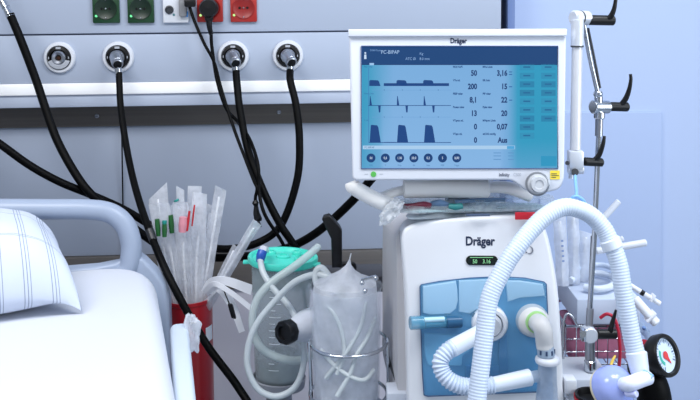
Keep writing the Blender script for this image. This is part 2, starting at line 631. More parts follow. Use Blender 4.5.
# power cord in the red socket
t = thing('mains_cable', 'black power cord with a round plug in the red socket', 'cord', o_plug - UP * .6, 'thin black cables')
b = MB()
rp = w_s * .36
b.lathe(o_plug + V((0, -.0045, 0)), V((0, -1, 0)), [(0, 0), (rp * .98, 0), (rp, .006), (rp, .026), (rp * .86, .034), (0, .036)], 30)
b.box(o_plug + V((0, -.022, -rp * .95)), rp * .9, .022, rp * .9, bev=.006)
b.build('plug', BLACK, t)
a = o_plug + V((0, -.022, -rp * 1.1))
MB().tube([a, a - UP * .02, P(211, 34, 2.36)], [rp * .36, rp * .3, .0065], 14).build('strain_relief', BLACK, t)
MB().tube(pts([(211, 32, 2.36), (212, 48, 2.36), (217, 80, 2.35), (226, 108, 2.34), (238, 122, 2.33), (250, 140, 2.27), (258, 165, 2.215), (259, 190, 2.20), (265, 215, 2.18), (285, 248, 2.2), (305, 300, 2.26), (312, 420, 2.33), (312, 560, 2.33)]), .0048, 10).build('cable', RUBBER, t)
# cable with inline connector
t = thing('signal_cable', 'thin black cable ending in a small hanging connector', 'cord', P(257, 220, 2.2), 'thin black cables')
MB().tube([W(150, -86, -.098), W(158, -70, -.13)] + pts([(172, -32, 2.35), (187, 0, 2.34), (194, 20, 2.33), (204, 43, 2.32), (214, 62, 2.32), (221, 88, 2.32), (233, 126, 2.29), (245, 158, 2.25), (254, 181, 2.21), (257, 188, 2.2), (255.5, 197, 2.2), (255.5, 202, 2.2)]), .0045, 10).build('cable', RUBBER, t)
b = MB().tube(pts([(255.5, 200, 2.2), (255.5, 203, 2.2), (256, 206, 2.2), (256.5, 213, 2.2), (258, 219, 2.2), (258, 220.5, 2.2)]), [.0045, .009, .0055, .0085, .0105, .008], 14, n=5)
b.build('connector', BLACK, t)
MB().cyl(P(258, 220, 2.2), P(260.5, 227, 2.2), .0035).build('connector_pin', DGREY, t)
MB().box(P(190, 3, 2.335), .03, .02, .022, bev=.004).build('cable_clip', BLACK, t)
# thin straight cord
tag(MB().tube([W(121.5, 128, -.02), W(122, 147, -.03), W(123, 214, -.02), W(124, 292, -.03), W(124, 300, -.02)], .0022, 8).build('thin_cord', RUBBER),
    'thin straight cord running down the wall beside the hanging hose', 'cord')

# ------------------------------------------------------------------ bed
ZM = .86
BED = thing('hospital_bed', 'hospital bed with a pale grey rounded headboard', 'bed', Z(40, 330, 0))
m_bed = mat('bed_plastic', '#99a5ba', rough=.38, var=.02)


def dh(px):
    return 1.955 - (165 - px) / 165 * .06


hb = MB()
path = [(x, y, dh(x)) for x, y in ((-330, 228), (-250, 215), (-150, 209.5), (-60, 209), (0, 209), (50, 209.2), (88, 209.5), (110, 213), (124, 224), (130.5, 240), (131, 255), (128, 268), (118, 277))]
pp = pts(path)
q, rr = catmull(pp, [10.3 * pxm(1.9)] * 8 + [10.6 * pxm(1.9)] * 5, 8)
hb.sweep(q, rr, 20, True, 0, flat=1.0)
low = [(-330, 280), (-100, 272), (60, 270.5), (95, 267.5), (115, 263.5), (124, 258), (134, 254), (143, 260), (155, 272), (164, 285), (168, 302), (169, 330), (170, 420), (-330, 420)]
hb.prism([P(x, y, dh(x) - .012) for x, y in low], FH * .035, .008, seg=4)
lw2 = [(-335, 228), (-310, 220), (-310, 290), (-335, 290)]
hb.prism([P(x, y, dh(x) - .012) for x, y in lw2], FH * .03, .006)
hb.build('headboard', m_bed, BED)

# mattress outline on its plane
MO = thing('mattress', 'mattress under a smooth white sheet on the hospital bed', 'mattress', Z(60, 330, ZM - .15))
bd = (Z(160, 300, ZM) - Z(178, 400, ZM))
bd.z = 0
bd.normalize()                                       # towards the headboard
bs = V((bd.y, -bd.x, 0))                             # towards the bin
pr_ = Z(163, 312, ZM)
far = Z(100, 264, ZM)
L_far = (far - pr_).dot(bd)
corner = pr_ + bd * L_far
BW = .92
foot = 1.62
oc = [corner - bs * 0, corner - bd * foot, corner - bd * foot - bs * BW, corner - bs * BW]
oc[0] = oc[0] + V((0, 0, 0))
ol = roundpoly(oc, [.14, .06, .06, .085], 10)


def drape(p, top):
    return p


rings = []
rad = .045
prof = [(-rad * (1 - math.cos(a)) if False else -(rad - rad * math.sin(a)), -(rad - rad * math.cos(a))) for a in [i * PI / 2 / 7 for i in range(8)]]
cen = sum((p for p in ol), V()) / len(ol)


def ins(poly, k):
    """inset a convex outline by k"""
    n = len(poly)
    out = []
    for i in range(n):
        a, p, b = poly[i - 1], poly[i], poly[(i + 1) % n]
        e1 = (p - a).normalized() if (p - a).length > 1e-6 else V()
        e2 = (b - p).normalized() if (b - p).length > 1e-6 else V()
        t = (e1 + e2).normalized()
        nn = V((-t.y, t.x, 0))
        if nn.dot(cen - p) < 0:
            nn = -nn
        out.append(p + nn * k)
    return out


mb = MB()
n = len(ol)
# dense top: inner loops towards the centre with soft waves
loops = []
for s in (.62, .4, .2):
    loops.append([cen.lerp(p, 1 - s) for p in ins(ol, rad)])
def wv(p):
    return .004 * noise.noise(V((p.x * 4, p.y * 4, 3.1))) + .002 * noise.noise(V((p.x * 11, p.y * 11, 1)))
layers = []
for lp in loops:
    layers.append([V((p.x, p.y, ZM + wv(p))) for p in lp])
for (k, dz) in [(rad - rad * math.sin(a), -(rad - rad * math.cos(a))) for a in [i * PI / 2 / 7 for i in range(8)]]:
    layers.append([V((p.x, p.y, ZM + dz)) for p in ins(ol, k)])
layers.append([V((p.x, p.y, ZM - .17)) for p in ins(ol, -.004)])
vs = [p for l in layers for p in l]
fs = []
for i in range(len(layers) - 1):
    for k in range(n):
        fs.append([i * n + k, (i + 1) * n + k, (i + 1) * n + (k + 1) % n, i * n + (k + 1) % n])
mb.add(vs, fs)
mb.add(layers[0], [list(range(n))])
mb.add(layers[-1], [list(range(n))[::-1]])
m_sheet = mat('white_sheet', '#c6cad4', rough=.85, var=.01, scale=6, bump=.12, bscale=18)
mb.build('sheet', m_sheet, MO)

# frame, legs, side rail
bc = corner - bd * foot / 2 - bs * BW / 2
axb = (bs, bd, UP)
MB().box(V((bc.x, bc.y, ZM - .21)), BW - .04, foot - .05, .075, axb, bev=.01).build('bed_frame', LGREY, BED)
MB().box(V((bc.x, bc.y, .36)), BW - .3, foot - .4, .07, axb, bev=.01).build('undercarriage', LGREY, BED)
lift = MB()
for s in (-.45, .45):
    lift.cyl(V((bc.x, bc.y, .36)) + bd * s, V((bc.x, bc.y, ZM - .24)) + bd * s, .04)
lift.build('lift_column', STEEL, BED)
for sx in (-1, 1):
    for sy in (-1, 1):
        c = bc + bs * sx * (BW / 2 - .2) + bd * sy * (foot / 2 - .25)
        MB().cyl(V((c.x, c.y, .1)), V((c.x, c.y, .36)), .025).build('leg', STEEL, BED)
        MB().cyl(V((c.x, c.y, .07)) - bs * .02, V((c.x, c.y, .07)) + bs * .02, .07, seg=24, bev=.008).build('caster', DGREY, BED)
# side rail board beside the mattress
ra, rb_ = Z(179, 322, ZM - .045), Z(186, 415, ZM - .045)
rd = (ra - rb_)
rd.z = 0
rd.normalize()
rs = V((rd.y, -rd.x, 0))
mid = ra - rd * .32
srl = MB().box(V((mid.x, mid.y, ZM - .045 - .15)) , .036, .64, .30, (rs, rd, UP), bev=.012, seg=4)
srl.build('side_rail', mat('rail_plastic', '#bfcad8', rough=.4, var=.015), BED)
arm_ = MB()
for k in (.12, .5):
    c = ra - rd * k
    arm_.box(V((c.x, c.y, ZM - .21)) - rs * .05, .12, .04, .03, (rs, rd, UP), bev=.004)
arm_.build('rail_bracket', STEEL, BED)
arm2 = MB()
hbp = P(60, 330, dh(60) - .012)
for s in (-.3, .3):
    c = corner - bs * (BW / 2 - s) + bd * .02
    arm2.box(V((c.x, c.y, ZM - .21)), .05, .16, .04, axb, bev=.004)
arm2.build('headboard_bracket', STEEL, BED)

# pillow ---------------------------------------------------------------
pm = mat('pillow_cover', '#e6eaf4', rough=.85, var=.01, bump=.1, bscale=14)
nt = pm.node_tree
bsdf = nt.nodes['Principled BSDF']
for l in list(nt.links):
    if l.to_socket == bsdf.inputs['Base Color']:
        nt.links.remove(l)
uvn = nt.nodes.new('ShaderNodeUVMap')
sep = nt.nodes.new('ShaderNodeSeparateXYZ')
nt.links.new(uvn.outputs[0], sep.inputs[0])


def line_mask(sock, rep, width, off):
    a = nt.nodes.new('ShaderNodeMath'); a.operation = 'MULTIPLY_ADD'
    a.inputs[1].default_value = rep; a.inputs[2].default_value = off
    nt.links.new(sock, a.inputs[0])
    f = nt.nodes.new('ShaderNodeMath'); f.operation = 'FRACT'
    nt.links.new(a.outputs[0], f.inputs[0])
    l = nt.nodes.new('ShaderNodeMath'); l.operation = 'LESS_THAN'
    l.inputs[1].default_value = width
    nt.links.new(f.outputs[0], l.inputs[0])
    return l.outputs[0]


def mx2(a, b):
    m = nt.nodes.new('ShaderNodeMath'); m.operation = 'MAXIMUM'
    nt.links.new(a, m.inputs[0]); nt.links.new(b, m.inputs[1])
    return m.outputs[0]


k1 = mx2(line_mask(sep.outputs[0], 13, .035, 0), mx2(line_mask(sep.outputs[0], 13, .035, .13), line_mask(sep.outputs[0], 13, .03, .24)))
k2 = mx2(line_mask(sep.outputs[1], 3.0, .010, .42), line_mask(sep.outputs[1], 3.0, .010, .45))
kk = mx2(k1, k2)
mxx = nt.nodes.new('ShaderNodeMix'); mxx.data_type = 'RGBA'
mxx.inputs[6].default_value = lin('#c3cbdc'); mxx.inputs[7].default_value = lin('#68748e')
sc_ = nt.nodes.new('ShaderNodeMath'); sc_.operation = 'MULTIPLY'; sc_.inputs[1].default_value = .75
nt.links.new(kk, sc_.inputs[0])
nt.links.new(sc_.outputs[0], mxx.inputs[0])
nt.links.new(mxx.outputs[2], bsdf.inputs['Base Color'])

pfr = Z(82, 314, ZM)                                  # corner nearest the viewer on the bin side
pdir = (Z(0, 327, ZM) - pfr); pdir.z = 0; pdir.normalize()   # along its front edge
pback = V((-pdir.y, pdir.x, 0))
if pback.dot(FH) < 0:
    pback = -pback
PW, PD, PH = .64, .32, .182
NU, NV = 48, 30


def pil(u, v, top):
    au, av = abs(u), abs(v)
    # pinched corners: edges pull in between the corners
    x = (u * (1 - .05 * (1 - av ** 2) * au ** 3) + 1) / 2 * PW
    y = (v * (1 - .06 * (1 - au ** 2) * av ** 3) + 1) / 2 * PD
    h = max(0, (1 - au ** 4.5)) ** .55 * max(0, (1 - av ** 3.0)) ** .55
    seam = .006 + .050 * (1 - (au * av) ** 5)
    if top:
        z = seam + (PH - seam) * h
        z += .006 * h * noise.noise(V((u * 3, v * 2.5, 0))) + .005 * noise.noise(V((u * 7, v * 6, 4))) * (1 - (au * av) ** 4)
    else:
        z = .001 + (seam - .001) * (1 - max(0, (1 - au ** 5)) ** .5 * max(0, (1 - av ** 5)) ** .5)
    p = pfr + pdir * x + pback * y
    return V((p.x, p.y, ZM + z))


pv, pf, uv = [], [], []
idx = {}
for side in (1, 0):
    for i in range(NU + 1):
        for j in range(NV + 1):
            u, v = -1 + 2 * i / NU, -1 + 2 * j / NV
            uu = math.sin(u * PI / 2); vv = math.sin(v * PI / 2)
            if side == 0 and (i in (0, NU) or j in (0, NV)):
                idx[(side, i, j)] = idx[(1, i, j)]
                continue
            idx[(side, i, j)] = len(pv)
            pv.append(pil(uu, vv, side))
            uv.append(((uu + 1) / 2, (vv + 1) / 2))
for side in (1, 0):
    for i in range(NU):
        for j in range(NV):
            pf.append([idx[(side, i, j)], idx[(side, i + 1, j)], idx[(side, i + 1, j + 1)], idx[(side, i, j + 1)]])
b = MB().add(pv, pf)
pn = b.build('pillow', pm)
ul = pn.ob.data.uv_layers.new(name='UVMap')
for lp in pn.ob.data.loops:
    ul.data[lp.index].uv = uv[lp.vertex_index]
tag(pn, 'white pillow with thin grey check lines lying at the headboard', 'pillow')

# clear bag tucked behind the side rail
FILM = film('clear_film', '#eef2fa', op=.34, var=.22)
FILM2 = film('milky_film', '#f3f5fb', op=.62, var=.25, scale=18)
HAZE = film('wrapper_film', '#f4f6fb', op=.4, var=.2, scale=26)


def crumple(c, rx, ry, rz, seed, ax=None, amp=.3, seg=28, fr=2.2):
    ax = ax or (RH, FH, UP)
    b = MB()
    vs, fs = [], []
    M = 18
    for i in range(M + 1):
        th = PI * i / M
        for k in range(seg):
            ph = 2 * PI * k / seg
            d = V((math.sin(th) * math.cos(ph), math.sin(th) * math.sin(ph), math.cos(th)))
            s = 1 + amp * noise.noise(d * fr + V((seed, seed * 2.3, 0))) + amp * .5 * abs(noise.noise(d * fr * 2.7 + V((seed, 0, seed))))
            vs.append(V(c) + ax[0] * d.x * rx * s + ax[1] * d.y * ry * s + ax[2] * d.z * rz * s)
    for i in range(M):
        for k in range(seg):
            fs.append([i * seg + k, (i + 1) * seg + k, (i + 1) * seg + (k + 1) % seg, i * seg + (k + 1) % seg])
    return b.add(vs, fs)


tag(crumple(P(191, 333, 1.68), .018, .024, .034, 3.3, amp=.45).build('plastic_bag', FILM2), 'crumpled clear plastic bag hanging behind the bed side rail', 'bag')

# ------------------------------------------------------------------ low cart under the wall equipment
m_cart = mat('cart_grey', '#a9abb6', rough=.5, var=.03)
ZC = .30
CART = thing('side_cart', 'low grey cart carrying the red bin and the canister', 'cart', V((-.3, -.42, 0)))
cc = V((-.23, -.42, ZC - .015))
MB().box(cc, .62, .30, .03, bev=.006).build('shelf', m_cart, CART)
MB().box(cc - UP * .17, .58, .26, .025, bev=.006).build('shelf', m_cart, CART)
for sx in (-1, 1):
    for sy in (-1, 1):
        p = cc + V((sx * .28, sy * .12, 0))
        MB().cyl(V((p.x, p.y, .05)), V((p.x, p.y, ZC - .02)), .012).build('post', STEEL, CART)
        MB().cyl(V((p.x - .012, p.y, .03)), V((p.x + .012, p.y, .03)), .03, bev=.004).build('caster', DGREY, CART)

# red bin --------------------------------------------------------------
dB = 2.10
bt = P(188, 296, dB)
rB = 24 * pxm(dB)
BIN = thing('red_bin', 'tall round red container full of wrapped catheters', 'bin', V((bt.x, bt.y, ZC)))
m_red = mat('red_bin_plastic', '#a8141f', rough=.32, var=.03)
H = bt.z - ZC
o = V((bt.x, bt.y, ZC))
MB().lathe(o, UP, [(0, 0), (rB * .95, 0), (rB * .96, .004), (rB, H - .01), (rB * 1.03, H - .008), (rB * 1.03, H), (rB * .97, H), (rB * .96, H - .02), (rB * .92, .006), (0, .006)], 44).build('bin_body', m_red, BIN)
lb = MB()
lp = []
for (ax_, zz) in ((20, .0), (42, .0), (42, -.035), (20, -.035)):
    pass
base_ang = math.atan2((CAM - o).y, (CAM - o).x)
vs = []
for i in range(5):
    an = base_ang + R(42 + i * 7)
    for zz in (bt.z - .068, bt.z - .105):
        vs.append(V((o.x + math.cos(an) * rB * 1.012, o.y + math.sin(an) * rB * 1.012, zz)))
lb.add(vs, [[2 * i, 2 * i + 1, 2 * i + 3, 2 * i + 2] for i in range(4)])
lb.build('label', mat('white_paper', '#eceef2', rough=.6), BIN)


# wrapped catheters ----------------------------------------------------
def pouch(a, b, w, th, seed, peak=0.0, n=14, seg=14, widthv=None, taper=1.0):
    """a: top point, b: bottom point, flat lens-shaped sleeve with a cut or peaked top"""
    a, b = V(a), V(b)
    ax = (b - a).normalized()
    wd = widthv if widthv is not None else RH
    wd = (wd - ax * wd.dot(ax)).normalized()
    nn = ax.cross(wd)
    L = (b - a).length
    vs, fs = [], []
    for i in range(n + 1):
        t = i / n
        c = a.lerp(b, t)
        wob = (noise.noise(V((seed, t * 4, 0))) * .10 * w)
        ww = w * (1 + .10 * noise.noise(V((t * 5, seed, 2)))) * (1 + (taper - 1) * t)
        tt = th * (0.12 + .88 * min(1, t * 4))
        for k in range(seg):
            an = 2 * PI * k / seg
            x = math.cos(an)
            y = math.sin(an)
            q = c + wd * (x * ww / 2 + wob) + nn * (y * tt / 2 + .15 * w * noise.noise(V((x * 2 + seed, t * 6, y))) * min(1, t * 5))
            if i == 0:
                q = q + ax * (peak * x * w)
            vs.append(q)
    for i in range(n):
        for k in range(seg):
            fs.append([i * seg + k, (i + 1) * seg + k, (i + 1) * seg + (k + 1) % seg, i * seg + (k + 1) % seg])
    fs.append(list(range(seg)))
    fs.append([n * seg + k for k in range(seg)][::-1])
    return MB().add(vs, fs)


TUBEW = mat('catheter_tube', '#f2f4f9', rough=.3, var=.02, alpha=.9)
GRN = mat('green_connector', '#1f5c2c', rough=.4)
TEAL = mat('teal_connector', '#1d8a82', rough=.4)
PINK = mat('pink_funnel', '#d98f9d', rough=.5)
REDL = mat('red_line', '#c2202c', rough=.45)
MILK = film('milky_sleeve', '#f6f8fd', op=.56, var=.24, scale=26)
binz = ZC + .05


def wrapped(name, label, top, bot, wpx, d, mt, peak=0.0, th=.012, grp='wrapped catheters standing in the red bin', conn=None, tube=True, d2=None, taper=1.0, cat='catheter pack'):
    a, b = P(top[0], top[1], d), P(bot[0], bot[1], d2 or dB)
    lo = a if a.z < b.z else b
    t = thing(name, label, cat, lo, grp)
    pouch(a, b, wpx * pxm(d), th, random.random() * 50, peak, taper=taper).build('wrapper', mt, t)
    nrm = -FH * .0045
    if tube:
        tb = [a.lerp(b, k) + V((.004 * noise.noise(V((k * 3, top[0], 0))), -.001, 0)) for k in (.3 if conn else .06, .45, .7, .96)]
        MB().tube(tb, .0032, 8).build('catheter', TUBEW, t)
    if conn:
        for (cx_, y0, y1, wp, cm, nm) in conn:
            MB().tube([P(cx_[0], y0, d - .009), P((cx_[0] + cx_[1]) / 2, (y0 + y1) / 2, d - .009), P(cx_[1], y1, d - .009)], [wp / 2 * pxm(d) * .9, wp / 2 * pxm(d), wp / 2 * pxm(d) * .85], 12).build(nm, cm, t)
    return t


wrapped('wrapped_catheter', 'wrapped catheter with a green end, closest to the headboard', (155, 205), (181, 330), 13, 2.06, HAZE, .2, conn=[((157, 158.5), 219, 236, 5.2, GRN, 'connector')])
wrapped('wrapped_catheter', 'wrapped catheter whose green end sits lowest, with a teal rim', (163, 203), (184, 335), 12, 2.055, HAZE, .1, conn=[((164.5, 164.5), 224, 237, 5.0, GRN, 'connector'), ((164.5, 164.5), 220.5, 224, 5.0, TEAL, 'connector_rim')])
wrapped('wrapped_catheter', 'wrapped catheter with the highest green end of the three', (171, 205), (186, 335), 12, 2.07, HAZE, -.1, conn=[((170.5, 172), 215, 233, 5.6, GRN, 'connector')])
wrapped('wrapped_catheter', 'white wrapper with a pointed corner sticking up behind the green ends', (157, 191), (178, 330), 20, 2.12, MILK, -.35)
wrapped('wrapped_catheter', 'narrow wrapper with a twisted tip above a teal cap', (180, 188), (186, 330), 8, 2.09, MILK, .3, conn=[((176, 177), 199.5, 201.5, 5.5, TEAL, 'cap')], tube=False)
wrapped('wrapped_catheter', 'wrapped catheter showing a pink funnel beside a red stripe', (181, 202), (188, 335), 16, 2.05, HAZE, 0.0, conn=[((183.5, 182.5), 217, 232, 9, PINK, 'funnel'), ((189.5, 187), 211, 231, 2.6, REDL, 'stripe')])
wrapped('wrapped_catheter', 'broad wrapper with a square top in the middle of the bin', (195, 186), (191, 335), 14, 2.11, MILK, 0)
wrapped('wrapped_catheter', 'broad wrapper with a thin red line along its edge', (200, 193), (194, 335), 15, 2.08, MILK, .05, conn=[((194.5, 192), 205, 226, 1.8, REDL, 'stripe')])
wrapped('wrapped_catheter', 'tall wrapper leaning out towards the canister with a folded tip', (221, 188), (196, 335), 12, 2.10, MILK, .15, d2=2.11)
wrapped('wrapped_catheter', 'slim wrapper between the square topped one and the leaning one', (211, 205), (196, 330), 10, 2.12, HAZE, .1)
wrapped('wrapped_catheter', 'long wrapped catheter lying out sideways below the hanging connector', (257, 222), (200, 318), 10, 2.03, MILK, .1, th=.012, d2=2.09)
wrapped('wrapped_catheter', 'thin wrapper bent low over the bin rim', (236, 246), (198, 320), 7, 2.06, HAZE, .1, d2=2.08)


# white paper strips hanging from the bin rim
def ribbon(pl, w_px, d_list, wv=None):
    path, _ = catmull([P(x, y, d) for (x, y), d in zip(pl, d_list)], .01, 8)
    vs, fs = [], []
    for i, p in enumerate(path):
        t = (path[min(i + 1, len(path) - 1)] - path[max(i - 1, 0)]).normalized()
        s = wv if wv is not None else t.cross(FH).normalized()
        s = (s - t * s.dot(t)).normalized()
        nn = t.cross(s)
        k = i / (len(path) - 1)
        ww = (w_px[0] * (1 - k) + w_px[1] * k) * pxm(d_list[0]) / 2
        for (a, b2) in ((-1, -1), (1, -1), (1, 1), (-1, 1)):
            vs.append(p + s * a * ww + nn * b2 * .0009)
    N = len(path)
    for i in range(N - 1):
        for k in range(4):
            fs.append([i * 4 + k, (i + 1) * 4 + k, (i + 1) * 4 + (k + 1) % 4, i * 4 + (k + 1) % 4])
    fs += [[0, 1, 2, 3], [(N - 1) * 4 + k for k in (3, 2, 1, 0)]]
    return MB().add(vs, fs, 0, False)


PAPER = mat('paper_strip', '#f1f3fa', rough=.6, var=.02)
g = 'white paper strips hanging out of the red bin'
tag(ribbon([(204, 292), (211, 282), (226, 281), (252, 290)], (6, 10), (2.06, 2.05, 2.03, 2.01)).build('paper_strip', PAPER), 'white paper strip reaching from the bin to the canister', 'paper strip', g)
tag(ribbon([(204, 292), (214, 284), (230, 292), (252, 309)], (5, 5), (2.05, 2.03, 2.01, 1.99)).build('paper_strip', PAPER), 'narrow paper strip bending down towards the canister side', 'paper strip', g)
tag(ribbon([(206, 294), (218, 287), (232, 305), (242, 332)], (12, 6), (2.07, 2.06, 2.05, 2.04)).build('paper_strip', PAPER), 'pointed paper strip hanging straight down behind the black clip', 'paper strip', g)
t = thing('cable_clip', 'small black clip hanging in front of the lilac wall board', 'clip', P(232, 322, 2.0))
MB().box(P(232, 311, 2.0), .012, .012, .036, (RH * .97 - UP * .24, FH, UP * .97 + RH * -.24), bev=.003).build('clip_body', BLACK, t)
MB().tube(pts([(229, 303, 2.0), (226, 296, 2.03), (222, 288, 2.06), (212, 286, 2.08)]), .0015, 8).build('clip_cord', RUBBER, t)

# ------------------------------------------------------------------ suction canister
dC = 1.96
ct = P(283, 259, dC)
rC = 33 * pxm(dC)
cb = P(283, 382, dC)
tilt = V((.05, .03, 1)).normalized()
base = ct - tilt * (ct.z - cb.z)
SC = thing('suction_canister', 'translucent grey suction canister with a teal lid', 'canister', base)
hC = (ct - base).length
JAR = film('canister_plastic', '#cfdadd', op=.36, var=.12, scale=9, bump=.1, rough=.15)
MB().lathe(base, tilt, [(0, 0), (rC * .6, .001), (rC * .70, .004), (rC * .74, .012), (rC * .86, hC * .55), (rC * .95, hC * .97), (rC * .95, hC), (rC * .92, hC), (rC * .83, hC * .55), (rC * .71, .014), (0, .006)], 40).build('jar', JAR, SC)
sc2 = MB()
for i in range(14):
    zz = hC * (.16 + .055 * i)
    r_ = rC * (.755 + .2 * zz / hC)
    for a0 in (-118, -110):
        pass
    vs = []
    ln = 22 if i % 2 == 0 else 12
    for s in range(5):
        an = R(-112 + s * ln / 4)
        for z2 in (zz, zz + .0014):
            vs.append(base + tilt * z2 + V((math.cos(an) * r_ * 1.02, math.sin(an) * r_ * 1.02, 0)))
    sc2.add(vs, [[2 * k, 2 * k + 2, 2 * k + 3, 2 * k + 1] for k in range(4)])
sc2.build('scale', mat('scale_print', '#e5edf0', rough=.5), SC)
MB().lathe(base, tilt, [(0, .012), (rC * .70, .012), (rC * .745, hC * .2), (rC * .73, hC * .2), (0, hC * .2)], 30).build('liner', film('liner_bag', '#c9ced2', op=.7, var=.25, scale=22), SC)
TEALLID = mat('teal_lid', '#48d4c0', rough=.3, var=.03)
lidm = MB().lathe(ct, tilt, [(rC * .9, -.009), (rC * 1.0, -.009), (rC * 1.05, -.006), (rC * 1.07, .004), (rC * 1.04, .008), (rC * .96, .007), (rC * .92, .001), (rC * .5, .003), (rC * .45, .005), (0, .005)], 48)
lid = lidm.build('lid', TEALLID, SC)
MB().box(ct - RH * rC * 1.08 - UP * .006, .02, .018, .006, bev=.002).build('lid_tab', TEALLID, lid)
tab = MB().box(ct + RH * rC * 1.03 - FH * rC * .4 - UP * .004, .018, .02, .006, bev=.002)
tab.build('lid_tab', TEALLID, lid)
for (dx, dy, r1, h1) in ((.0, .0, .017, .010), (-.03, .03, .012, .010), (.03, .03, .011, .009), (.035, -.022, .009, .010)):
    c = ct + RH * dx + FH * dy + tilt * .001
    MB().lathe(c, tilt, [(r1, 0), (r1, h1 * .7), (r1 * .8, h1), (r1 * .55, h1), (r1 * .5, h1 * .6), (0, h1 * .6)], 22).build('lid_port', TEALLID, lid)
BLUE = mat('blue_connector', '#2455b0', rough=.35)
MB().tube(pts([(262.5, 251, 1.89), (261, 256, 1.885), (260, 262, 1.885)]), [.0105, .011, .0085], 16, n=4).build('blue_connector', BLUE, SC)
MB().cyl(P(263, 249, 1.89), P(266, 250, 1.95), .008).build('inlet', WHITE, SC)
# holder below
hold = MB()
hold.lathe(base - tilt * .004, tilt, [(0, -.01), (rC * .8, -.01), (rC * .82, .01), (rC * .78, .012), (rC * .76, 0), (0, 0)], 36)
hold.cyl(V((base.x, base.y, ZC)), base - UP * .012, .03)
hold.lathe(V((base.x, base.y, ZC)), UP, [(0, 0), (.07, 0), (.07, .01), (.03, .02), (0, .02)], 30)
hold.build('stand', mat('stand_grey', '#8c8f98', rough=.45), SC)

# tubing
SIL = mat('silicone_tube', '#d3dbdf', rough=.3, var=.02, alpha=.76)
SIL2 = mat('clear_silicone', '#cfdcdd', rough=.25, var=.03, alpha=.6)
g = 'suction tubes looped in front of the canister'
tag(MB().tube(pts([(260, 259, 1.882), (263, 272, 1.86), (272, 287, 1.84), (288, 305, 1.82), (299, 325, 1.80), (304, 350, 1.79), (302, 372, 1.79), (293, 389, 1.79), (275, 396.5, 1.79), (257, 388, 1.79), (247.5, 366, 1.79), (249, 343, 1.79), (258, 322, 1.79),
     (275, 301, 1.79), (292, 284, 1.78), (308, 276, 1.77), (322, 275, 1.75), (336, 283, 1.74), (345, 300, 1.745)]), .0068, 14).build('suction_tube', SIL),
    'pale tube looping from the blue connector into the clear beaker', 'tube', g)
tag(MB().tube(pts([(318, 247, 1.93), (310, 254, 1.9), (292, 268, 1.86), (272, 282, 1.845), (258, 298, 1.835), (252.5, 318, 1.83), (255, 338, 1.83), (265, 351, 1.83), (283, 359, 1.83), (300, 360, 1.85), (318, 352, 1.86)]), .0088, 14).build('suction_tube', SIL2),
    'thicker clear tube rising from below the black cap over the teal lid', 'tube', g)

# white cone with black cap
t = thing('regulator_knob', 'white cone shaped regulator with a black cap beside the canister', 'regulator', P(300, 345, 1.82))
a, b_ = P(314, 324, 1.83), P(290, 331, 1.77)
dx = (b_ - a).normalized()
L = (b_ - a).length
MB().lathe(a, dx, [(0, -.03), (.026, -.03), (.036, -.012), (.036, .0), (.034, L * .4), (.024, L * .8), (.021, L), (0, L)], 28).build('cone', WHITE, t)
MB().lathe(b_, dx, [(0, -.004), (.022, -.004), (.0255, 0), (.0255, .018), (.0235, .022), (.015, .022), (.014, .016), (0, .016)], 9, smooth=False).build('cap', BLACK, t)
MB().tube(pts([(320, 322, 1.86), (326, 330, 1.95), (326, 400, 1.98), (326, 500, 2.02)]) + [V((P(326, 500, 2.02).x, P(326, 500, 2.02).y, ZC))], .009, 12).build('stem', STEEL, t)

# black handle and equipment rail behind the beaker
eq = P(350, 280, 2.02)
t = thing('suction_pump', 'dark grey pump box with a black carry handle behind the clear beaker', 'pump', V((eq.x, eq.y, ZC)))
top_z = P(350, 274, 2.02).z
bx0, bx1 = P(322, 280, 1.98).x, P(387, 280, 1.98).x
zlow = P(350, 291, 2.02).z
MB().box(V(((bx0 + bx1) / 2, eq.y + .03, (top_z + zlow) / 2)), bx1 - bx0, .1, top_z - zlow, bev=.006).build('pump_housing', mat('pump_grey', '#3d3d42', rough=.5, var=.06), t)
MB().cyl(V((eq.x - .02, eq.y + .03, ZC)), V((eq.x - .02, eq.y + .03, zlow + .005)), .016).lathe(V((eq.x - .02, eq.y + .03, ZC)), UP, [(0, 0), (.05, 0), (.05, .01), (0, .02)], 24).build('stand', STEEL, t)
hd = MB()
hp = [(322, 220), (323.5, 217), (329, 215.5), (333, 219), (340, 227.5), (342, 232), (342, 268), (332, 268), (331, 239), (328, 233)]
hd.prism([P(x, y, 1.955) for x, y in hp], FH * .022, .003)
hd.tube(pts([(337, 264.5, 1.965), (352, 264, 1.97), (354, 269, 1.975), (351, 275, 1.98), (338, 276, 1.98)]), .006, 10)
hd.build('handle', BLACK, t)
for px in (326, 345, 366):
    MB().lathe(P(px, 284, 1.955), -FH, [(.006, 0), (.006, .004), (0, .005)], 12).build('screw', STEEL, t)

# ------------------------------------------------------------------ clear beaker in chrome holder
dK = 1.74
kc = P(346, 342, dK)
rK = 36.0 * pxm(dK)
zb_ = P(347, 412, dK).z
zt_ = P(347, 284, dK).z
BK = thing('clear_beaker', 'tall clear plastic beaker held in the chrome wire holder', 'beaker', V((kc.x, kc.y, zb_)))
o = V((kc.x, kc.y, zb_))
hK = zt_ - zb_
MB().lathe(o, UP, [(0, 0), (rK * .88, 0), (rK * .92, .004), (rK * 1.0, hK - .004), (rK * 1.04, hK), (rK * .98, hK), (rK * .9, .008), (0, .006)], 40).build('beaker_wall', film('beaker_plastic', '#e6edf6', op=.16, var=.10, scale=14, bump=.25, rough=.1), BK)
sp = MB()
for px, py in ((362, 283), (365, 291), (376, 278)):
    c = P(px, py, dK - .068)
    sp.ball(c, .005, 12)
sp.tube(pts([(361, 280, dK - .066), (376, 276, dK - .06)]), .003, 8)
sp.build('rim_clip', CHROME, BK)
